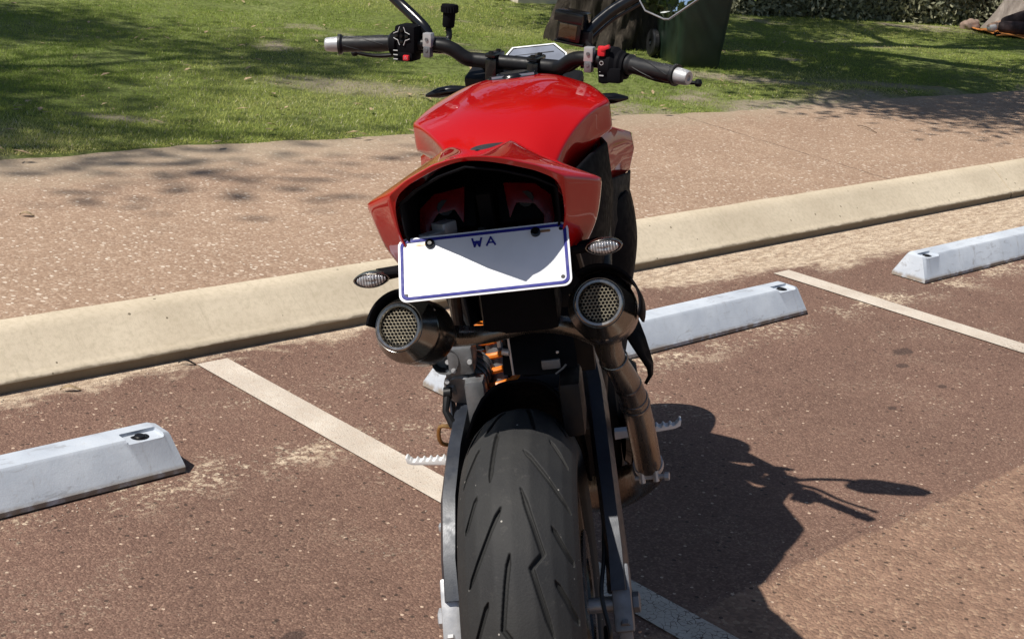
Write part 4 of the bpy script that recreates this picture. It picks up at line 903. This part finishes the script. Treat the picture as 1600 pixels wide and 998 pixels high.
for (a, b) in ((-.112, .040), (.112, .040), (-.112, -.040), (.110, -.036)):
    P('hole', MB().lathe([(0, .0022), (.0028, .0022), (.0032, .0012)], pc+u*a+v*b, w, 12), 'matte', pl)
for sx, a in ((-1, -.076), (1, .076)):
    m = MB(); m.prism(rrect(.011, .002, .0019), pc+u*(a+sx*.010*1)+v*.0385, u, v, w, .0024); P('slot', m, 'brass', pl)
    P('plate_bolt', MB().lathe([(0, .0060), (.003, .0060), (.0036, .0035), (.0048, .0062), (.0068, .0055), (.0072, .0018)], pc+u*a+v*.0375, w, 18), 'gloss', pl)
m = MB(); m.box(tuple(pc-w*.006), (.16, .006, .06), .002, Matrix.Rotation(-PT, 3, 'X')); m.tube([tuple(pc-w*.008), (0, .0, .90)], .014, 8); m.tube([(-.155, -.02, .898), (.155, -.02, .905)], .0055, 10); P('plate_bracket', m, 'black')

# rear indicators
def diamond(hx, hy): return [(-hx, 0), (-hx*.55, hy*.75), (0, hy), (hx*.55, hy*.85), (hx*.86, hy*.4), (hx, 0), (hx*.8, -hy*.6), (hx*.45, -hy*.9), (0, -hy), (-hx*.5, -hy*.8)]
for sx, c in ((-1, (-.173, -.028, .893)), (1, (.165, -.028, .905))):
    pts = [(sx*a, b) for a, b in diamond(.0315, .0125)]
    sc_ = lambda k: [(a*k, b*k) for a, b in pts]
    C_ = Vector(c); ring = lambda k, y: [C_+Vector((a*k, y+abs(a)*.15, b*k)) for a, b in pts]
    hs = P('rear_indicator', MB().loft([ring(.5, .035), ring(.9, .018), ring(1.0, .0), ring(.97, -.003), ring(.88, -.003), ring(.86, 0)], caps=False), 'polished', sub=1)
    P('lens', MB().loft([ring(.90, -.001), ring(.80, -.006), ring(.4, -.010), ring(.05, -.011)]), 'clear', hs, sub=1)
    P('stem', MB().tube([tuple(C_+Vector((-sx*.004, .024, 0))), (sx*.10, 0, .898)], [.010, .008], 10), 'black', hs)

# exhausts
def can(c, d, name, body_len):
    c = Vector(c); d = Vector(d).normalized()
    prof = [(.0335, .004), (.0345, 0), (.0370, -.001), (.0385, .003), (.041, .010), (.0485, .026), (.0500, .030), (.0502, .036), (.0498, .038), (.0505, .040), (.0505, body_len-.03), (.048, body_len-.02), (.034, body_len-.002), (.024, body_len+.008)]
    o = P(name, MB().lathe(prof, c, d, 64), 'cansteel')
    P('end_ring', MB().lathe([(.0285, .010), (.0285, -.0015), (.0300, -.0045), (.0335, -.0048), (.0355, -.0025), (.0362, .001), (.0355, .004)], c, d, 56), 'polished', o)
    P('inner_core', MB().lathe([(0, .010), (.0290, .010), (.0290, .05)], c, d, 40), 'mesh', o)
    # hexagon-perforated grille
    m = MB(); s_ = .0056; t = Vector((0, 0, 1)); a = d.cross(t).normalized(); b = a.cross(d)*1; R0 = s_/math.sqrt(3)
    for i in range(-7, 8):
        for j in range(-7, 8):
            cx = (i+(j % 2)*.5)*s_; cy = j*s_*math.sqrt(3)/2
            if math.hypot(cx, cy) > .0275: continue
            vs = []
            for k in range(6):
                an = PI/6+k*PI/3
                for rr2, dp in ((R0*1.002, .0015), (R0*.79, .0008), (R0*.75, .0035)): vs.append(c+a*(cx+rr2*math.cos(an))+b*(cy+rr2*math.sin(an))+d*dp)
            fs = []
            for k in range(6):
                k2 = (k+1) % 6; fs += [(k*3, k2*3, k2*3+1, k*3+1), (k*3+1, k2*3+1, k2*3+2, k*3+2)]
            m.add(vs, fs)
    P('grille', m, 'wire', o, smooth=0, recalc=False)
    for an in (.6, 2.7, 4.8): P('rivet', MB().lathe([(0, .0025), (.002, .002), (.0028, 0)], c+d*.033+(a*math.cos(an)+b*math.sin(an))*.0495, a*math.cos(an)+b*math.sin(an), 10), 'polished', o)
    return o
cL = Vector((-.1395, -.055, .826)); dL = Vector((.20, .88, -.42)); cR = Vector((.151, -.030, .823)); dR = Vector((.07, .9, -.44))
can(cL, dL, 'exhaust_can', .125); can(cR, dR, 'exhaust_can', .12)
def strip(c, d, r_, a0, a1, l0, l1, n=18):
    c = Vector(c); d = Vector(d).normalized(); a = d.cross(Vector((0, 0, 1))).normalized(); b = a.cross(d)
    return MB().loft([[c+d*(l0+(l1-l0)*q)+(a*math.cos(t)+b*math.sin(t))*(r_+.0) for q in (0, .5, 1)] for t in [math.radians(a0+(a1-a0)*k/n) for k in range(n+1)]], closed=False)
P('heat_shield', strip(cL, dL, .0585, 75, 175, .012, .10), 'black', solid=.0035)
P('heat_shield', strip(cR, dR, .0600, -20, 125, .008, .09), 'black', solid=.0035)
jL = cL+dL.normalized()*.128; jR = cR+dR.normalized()*.122
pp = P('exhaust_pipe', MB().tube([tuple(jR), (.152, .118, .712), (.158, .155, .668), (.172, .202, .616), (.1815, .25, .560), (.1870, .315, .478), (.1915, .40, .372)], [.026, .022, .0205, .0218, .0235, .0248, .0245], 28, smooth=6), 'steel')
for q, r_, dd in (((.1805, .243, .568), .0252, (.12, .62, -.77)), ((.1820, .256, .552), .0258, (.1, .62, -.78)), ((.1745, .212, .604), .0236, (.2, .62, -.76)), ((.1575, .152, .672), .0238, (.12, .62, -.77))):
    P('pipe_band', MB().lathe([(.0215, -.005), (r_-.0008, -.004), (r_+.0004, 0), (r_-.0008, .004), (.0215, .005)], q, dd, 28), 'steel', pp)
P('crossover_pipe', MB().tube([tuple(jL), (-.085, .10, .755), (-.03, .085, .757), (.04, .095, .763), (.10, .10, .750), (.145, .135, .715)], [.018, .017, .0145, .0145, .015, .018], 22, smooth=6), 'steel')
m = MB(); m.lathe([(.023, -.006), (.0275, -.006), (.0275, .006), (.023, .006)], (.1915, .398, .378), (.1, .6, -.8), 28, True); m.tube([(.165, .385, .358), (.222, .372, .364)], .0042, 10); m.lathe([(0, 0), (.008, 0), (.008, .008), (0, .008)], (.219, .373, .363), (1, -.2, 0), 6)
m.tube([(.178, .376, .352), (.178, .379, .372)], .0055, 8); m.tube([(.203, .372, .355), (.203, .375, .375)], .0055, 8); P('pipe_clamp', m, 'alu')
P('collector', MB().tube([(.19, .41, .365), (.175, .50, .31), (.10, .60, .24), (0, .75, .2)], [.029, .034, .04, .05], 22, smooth=5), 'steel')
m = MB(); m.lathe([(0, .03), (.035, .028), (.052, .018), (.056, .004), (.056, -.02), (.045, -.03)], (.178, .52, .385), (1, .1, -.1), 40); P('clutch_cover', m, 'gloss')
m = MB(); m.loft([[(.160, .29, .700), (.192, .33, .70)], [(.186, .30, .64), (.206, .34, .64)], [(.207, .30, .598), (.214, .35, .59)], [(.208, .30, .585), (.212, .35, .57)], [(.200, .30, .572), (.204, .35, .56)]], closed=False); P('heel_guard', m, 'black', solid=.006)
P('heel_guard', MB().prism([(-.03, -.08), (.03, -.08), (.035, .03), (.01, .09), (-.02, .08)], (-.150, .40, .48), (0, 1, .0), (0, .25, 1), (-1, 0, 0), .004, .0015), 'bluish')

# footpegs, stand, levers
for sx in (-1, 1):
    m = MB(); z0 = .405 if sx < 0 else .428
    out = [(.135, -.012), (.175, -.008), (.247, -.001), (.257, .003), (.2595, .014), (.2555, .015), (.252, .009)]
    for k in range(6): x_ = .250-.0125*k; out += [(x_, .0085-.0002*k), (x_-.003, .0045-.0004*k), (x_-.0075, .0042-.0004*k), (x_-.0105, .0080-.0003*k)]
    out += [(.170, .004), (.135, .004)]
    m.prism([(sx*p, q) for p, q in out], (0, .437, z0), (1, 0, 0), (0, 0, 1), (0, 1, 0), .020, .0006); P('footpeg', m, 'pegalu')
P('peg_bracket', MB().tube([(-.145, .36, .50), (-.172, .36, .505), (-.176, .37, .47), (-.150, .39, .455)], .004, 8, smooth=4), 'gold')
m = MB(); m.tube([(-.13, .58, .30), (-.215, .60, .285)], .008, 10); m.tube([(-.185, .62, .272), (-.222, .62, .276)], .0095, 12); m.box((-.205, .50, .242), (.045, .02, .014), .004); m.tube([(-.12, .62, .27), (-.19, .51, .245)], .006, 8); P('gear_lever', m, 'alu')
m = MB(); m.tube([(-.10, .56, .26), (-.16, .52, .14), (-.185, .50, .048)], [.014, .011, .010], 12); m.box((-.188, .50, .043), (.05, .06, .008), .003, Matrix.Rotation(.2, 3, 'Y')); P('side_stand', m, 'matte')

# front indicators
for sx in (-1, 1):
    z0 = .985 if sx < 0 else .945; y0 = 1.17 if sx < 0 else 1.05; x0 = -.12 if sx < 0 else .12
    P('front_indicator', MB().tube([(x0, y0, z0), (x0+sx*.045, y0, z0+.004), (x0+sx*.075, y0, z0+.003), (x0+sx*.105, y0, z0)], [.009, .014, .013, .003], 14, smooth=4, flat=.9), 'gloss')

# handlebar (built straight, turned with the steering)
BP = [(.39, .889, 1.076), (.262, .930, 1.083), (.20, .938, 1.0845), (.160, .944, 1.0845), (.135, .950, 1.078), (.108, .960, 1.060), (.082, .970, 1.0565), (0, .972, 1.0565)]
BP = [(-x, y, z) for x, y, z in BP]+[p for p in reversed(BP[:-1])]; BR = [.0108, .0112, .0125, .0140, .0148, .0152, .0155, .0155]; BR = BR+BR[:-1][::-1]
hb = P('handlebar', MB().tube(BP, BR, 20, smooth=6), 'matte', steer=True)
for sx in (-1, 1):
    m = MB(); m.box((sx*.047, .972, 1.072), (.024, .052, .010), .004); m.box((sx*.047, .972, 1.040), (.026, .044, .052), .005)
    for yy in (.953, .991): m.lathe([(0, .004), (.003, .004), (.0052, .0035), (.0055, 0)], (sx*.047, yy, 1.0765), (0, 0, 1), 12)
    P('bar_clamp', m, 'gloss', hb)
    d = Vector((sx*.135, -.047, -.008)).normalized(); g0 = Vector((sx*.264, .9295, 1.0828))
    gp_ = []
    for k in range(25):
        u_ = k/24; r_ = .0172+(.0012 if .04 < u_ < .96 else .0012); r_ = .0168 if .06 < u_ < .93 else .0205
        if u_ > .95: r_ = .0215
        gp_.append((r_, .117*u_))
    P('grip', MB().lathe([(.011, 0)]+gp_+[(.011, .117)], g0, d, 30), 'rubber', hb)
    m = MB()
    for s0 in (0, PI/2, PI, 1.5*PI):
        a_ = d.cross(Vector((0, 0, 1))).normalized(); b_ = d.cross(a_); m.tube([tuple(g0+d*(.02+.085*k/14)+(a_*math.cos(s0+k*.11)+b_*math.sin(s0+k*.11))*.0168) for k in range(15)], .0011, 6)
    P('grip_ridge', m, 'rubber', hb)
    P('bar_end', MB().lathe([(.011, .116), (.0160, .118), (.0160, .122), (.0150, .137), (.0143, .143), (.0125, .146), (.006, .146), (.005, .142), (0, .142)], g0, d, 28), 'alu', hb)
    # switchgear
    m = MB(); c = Vector((sx*.234, .932, 1.082))
    if sx < 0:
        m.box(c+Vector((.004, .006, .012)), (.050, .052, .060), .010); m.box(c+Vector((.0, .004, -.022)), (.046, .046, .024), .007); m.lathe([(.018, -.012), (.026, -.010), (.026, .004), (.018, .006)], c+Vector((-.020, 0, 0)), (1, 0, 0), 28)
        sw = P('switch_housing', m, 'black', hb)
        m = MB(); f = c+Vector((.000, -.021, .020))
        for (dx, dz) in ((0, .012), (0, -.012), (.012, 0), (-.012, 0)): m.box(f+Vector((dx, 0, dz)), (.0075, .006, .0075), .0025)
        m.lathe([(0, .004), (.003, .004), (.004, .002), (.004, -.002)], f, (0, -1, 0), 14); P('direction_pad', m, 'gloss', sw)
        m = MB()
        for q in range(4):
            a0 = q*PI/2+PI/4; m.tube([tuple(f+Vector((math.cos(a0+k)*R2, -.0015, math.sin(a0+k)*R2))) for k, R2 in ((-.55, .0195), (-.28, .0150), (0, .0125), (.28, .0150), (.55, .0195))], .0008, 6, smooth=3)
        P('pad_outline', m, 'whitei', sw)
        b_ = P('hazard_button', MB().box(c+Vector((.012, -.024, -.024)), (.013, .008, .011), .002), 'redbtn', sw)
        m = MB(); q = c+Vector((.012, -.0285, -.024)); tri = [Vector((math.cos(a)*.0035, 0, math.sin(a)*.0035)) for a in (PI/2, PI/2+2.094, PI/2+4.189)]; m.tube([tuple(q+t) for t in tri]+[tuple(q+tri[0])], .0004, 5); P('triangle_mark', m, 'whitei', b_)
        m = MB()
        for k in range(3): m.box(c+Vector((-.012, -.0265, -.010-.009*k)), (.010, .0015, .0018), 0)
        P('switch_marks', m, 'whitei', sw)
    else:
        m.lathe([(.014, -.030), (.034, -.028), (.036, -.024), (.036, -.004), (.033, 0), (.030, .004), (.030, .010), (.026, .014), (.026, .020), (.020, .022)], c+Vector((.004, .002, -.004)), (1, -.1, 0), 36); m.box(c+Vector((-.016, -.004, -.004)), (.022, .048, .070), .007); m.box(c+Vector((.008, -.020, -.020)), (.030, .026, .030), .006)
        sw = P('switch_housing', m, 'black', hb)
        m = MB(); m.box(c+Vector((-.020, -.027, .026)), (.016, .012, .020), .004); m.box(c+Vector((-.012, -.030, .033)), (.020, .010, .008), .003, Matrix.Rotation(-.4, 3, 'Y')); P('kill_switch', m, 'redbtn', sw)
        m = MB(); m.lathe([(0, .003), (.006, .003), (.007, 0)], c+Vector((-.018, -.029, .003)), (0, -1, 0), 18); P('start_button', m, 'gloss', sw)
        m = MB(); q = c+Vector((-.018, -.0325, .003)); m.tube([tuple(q+Vector((math.cos(a)*.0038, 0, math.sin(a)*.0038))) for a in [k*PI/8 for k in range(17)]], .0005, 5)
        for k in range(2): m.box(c+Vector((-.018, -.0290, -.014-.008*k)), (.009, .002, .002), 0)
        P('switch_marks', m, 'whitei', sw)
    # lever clamp, pivot and lever
    m = MB(); c2 = Vector((sx*.180, .940, 1.086)); m.box(c2+Vector((0, -.012, .010)), (.020, .018, .030), .003); P('clamp_cap', m, 'alu', hb)
    m = MB(); m.box(c2+Vector((0, -.013, -.014)), (.017, .018, .024), .004); m.lathe([(0, .001), (.0035, .001), (.004, 0)], c2+Vector((0, -.0225, -.010)), (0, -1, 0), 14); m.lathe([(0, .001), (.0035, .001), (.004, 0)], c2+Vector((0, -.0225, .012)), (0, -1, 0), 14); P('clamp_base', m, 'alu2', hb)
    m = MB(); m.box(c2+Vector((sx*.0, .022, -.004)), (.055, .045, .032), .008); m.tube([tuple(c2+Vector((-sx*.035, .03, -.014))), tuple(c2+Vector((sx*.02, .05, -.008)))], .013, 14)
    P('master_cylinder', m, 'gloss', hb)
    l0 = c2+Vector((sx*.02, .050, -.016 if sx < 0 else -.012)); m = MB(); m.tube([tuple(l0), tuple(l0+Vector((sx*.05, .006, -.014))), tuple(l0+Vector((sx*.12, -.022, -.024))), tuple(l0+Vector((sx*(.200 if sx > 0 else .165), -.044, -.018)))], [.010, .0075, .0065, .0055], 12, smooth=5, flat=.7)
    e = l0+Vector((sx*(.203 if sx > 0 else .167), -.045, -.018)); m.lathe([(0, .008), (.0055, .0065), (.008, 0), (.0055, -.0065), (0, -.008)], e, (0, 0, 1), 16); P('brake_lever' if sx > 0 else 'clutch_lever', m, 'matte', hb)
    # fluid hose
    P('fluid_hose', MB().tube([tuple(c2+Vector((-sx*.035, .03, -.014))), (sx*.12, .985, 1.055), (sx*.085, 1.01, 1.035), (sx*.06, 1.06, .96)], .0065, 10, smooth=6), 'rubber', hb)
# reservoirs
m = MB(); rc = Vector((-.162, .985, 1.117)); m.lathe([(0, .0), (.011, 0), (.013, .004), (.0135, .028), (.0135, .030), (.0175, .031), (.0178, .045), (.0165, .048), (0, .048)], rc, (.05, .05, 1), 28)
for k in range(20): a = 2*PI*k/20; m.box(rc+Vector((math.cos(a)*.0175+.002, math.sin(a)*.0175+.002, .038)), (.0022, .0022, .012))
rs = P('clutch_reservoir', m, 'black', hb)
P('reservoir_bracket', MB().tube([tuple(rc+Vector((0, 0, -.0))), tuple(rc+Vector((.004, -.004, -.020))), tuple(rc+Vector((-.004, -.015, -.028))), (-.170, .96, 1.092)], .0065, 10, smooth=4), 'matte', rs)
rb = Vector((.127, .965, 1.143)); RZ = Matrix.Rotation(.12, 3, 'Y')
rs = P('brake_reservoir', MB().box(rb+Vector((0, 0, .020)), (.062, .052, .022), .004, RZ).box(rb+Vector((0, 0, -.006)), (.054, .044, .044), .005, RZ).box(rb+Vector((0, 0, -.032)), (.064, .038, .006), .002, RZ), 'gloss', hb)
P('fluid_window', MB().box(rb+Vector((-.001, -.0215, -.007)), (.038, .004, .030), .001, RZ), 'amber', rs)
P('reservoir_bracket', MB().box(rb+Vector((.035, -.005, -.020)), (.022, .012, .026), .003).tube([tuple(rb+Vector((.035, -.004, -.025))), (.175, .955, 1.096)], .007, 10), 'matte', rs)

# dashboard
DC = Vector((.034, 1.07, 1.046)); dt = math.radians(38); du = Vector((1, 0, -.02)); dv = Vector((0, math.sin(dt), math.cos(dt))); dw = Vector((0, -math.cos(dt), math.sin(dt)))
oct_ = lambda hx, hy, c: [(hx, -hy), (hx, hy-c*1.1), (hx-c, hy), (-hx+c, hy), (-hx, hy-c*1.1), (-hx, -hy)]
ds = P('dashboard', MB().prism(oct_(.070, .036, .024), DC, du, dv, -dw, .018, .003), 'black')
m = MB(); A_, B_ = oct_(.070, .036, .024), oct_(.0668, .0335, .0230)
vs = [DC+du*a+dv*b+dw*.001 for a, b in A_]+[DC+du*a+dv*b+dw*.003 for a, b in A_]+[DC+du*a+dv*b+dw*.003 for a, b in B_]+[DC+du*a+dv*b+dw*.001 for a, b in B_]
m.add(vs, [(k*6+i, k*6+(i+1) % 6, (k+1)*6+(i+1) % 6, (k+1)*6+i) for k in range(3) for i in range(6)]); P('bezel', m, 'silverp', ds, smooth=20)
P('screen', MB().prism(oct_(.065, .032, .0222), DC+dw*.0005, du, dv, dw, .0012), 'dash', ds)
P('screen_line', MB().box(DC+dv*.016+dw*.0024, (.085, .0012, .0012)), 'silverp', ds)

# mirrors
def mirror(arm_pts, poly, c, u_, v_):
    a = P('mirror', MB().tube(arm_pts, [.0120]+[.0115]*(len(arm_pts)-2)+[.0130], 14, smooth=6, flat=.6), 'gloss')
    P('arm_brace', MB().tube([tuple(Vector(p)+Vector((.004, 0, -.016 if 0 < i < len(arm_pts)-1 else -.008))) for i, p in enumerate(arm_pts)], .0035, 8, smooth=4), 'gloss', a)
    u_ = Vector(u_).normalized(); v_ = Vector(v_); v_ = (v_-u_*v_.dot(u_)).normalized(); w_ = u_.cross(v_)
    cx = sum(p[0] for p in poly)/len(poly); cy = sum(p[1] for p in poly)/len(poly); C_ = Vector(c)
    ring = lambda k, o_: [C_+u_*(cx+(x-cx)*k)+v_*(cy+(y-cy)*k)-w_*o_ for x, y in poly]
    P('shell', MB().loft([ring(.94, -.001), ring(1.0, -.001), ring(1.02, .004), ring(.98, .014), ring(.7, .026), ring(.3, .030)]), 'gloss', a, smooth=40)
    g = MB(); g.add([p+w_*.0022 for p in ring(.965, 0)], [tuple(range(len(poly)))]); P('mirror_glass', g, 'mirror', a, smooth=0, recalc=False)
    P('rim', MB().loft([ring(.972, -.0015), ring(.972, -.0032), ring(1.004, -.0032), ring(1.012, -.0005)], caps=False), 'silverp', a)
MPOLY = [(-.055, .055), (-.058, .012), (-.048, -.008), (-.010, -.028), (.0, -.029), (.075, .012), (.118, .048), (.125, .085), (.08, .115), (-.01, .11), (-.045, .085)]
mirror([(.150, .915, 1.085), (.155, .92, 1.105), (.205, .93, 1.140), (.262, .93, 1.165), (.285, .925, 1.175)], MPOLY, (.322, .88, 1.146), (1, -.30, 0), (0, .24, 1))
mirror([(-.180, 1.015, 1.128), (-.187, 1.02, 1.150), (-.235, 1.06, 1.20), (-.285, 1.09, 1.25), (-.33, 1.13, 1.262)], [(-x, y) for x, y in reversed(MPOLY)], (-.372, 1.10, 1.29), (1, -.12, 0), (0, .10, 1))
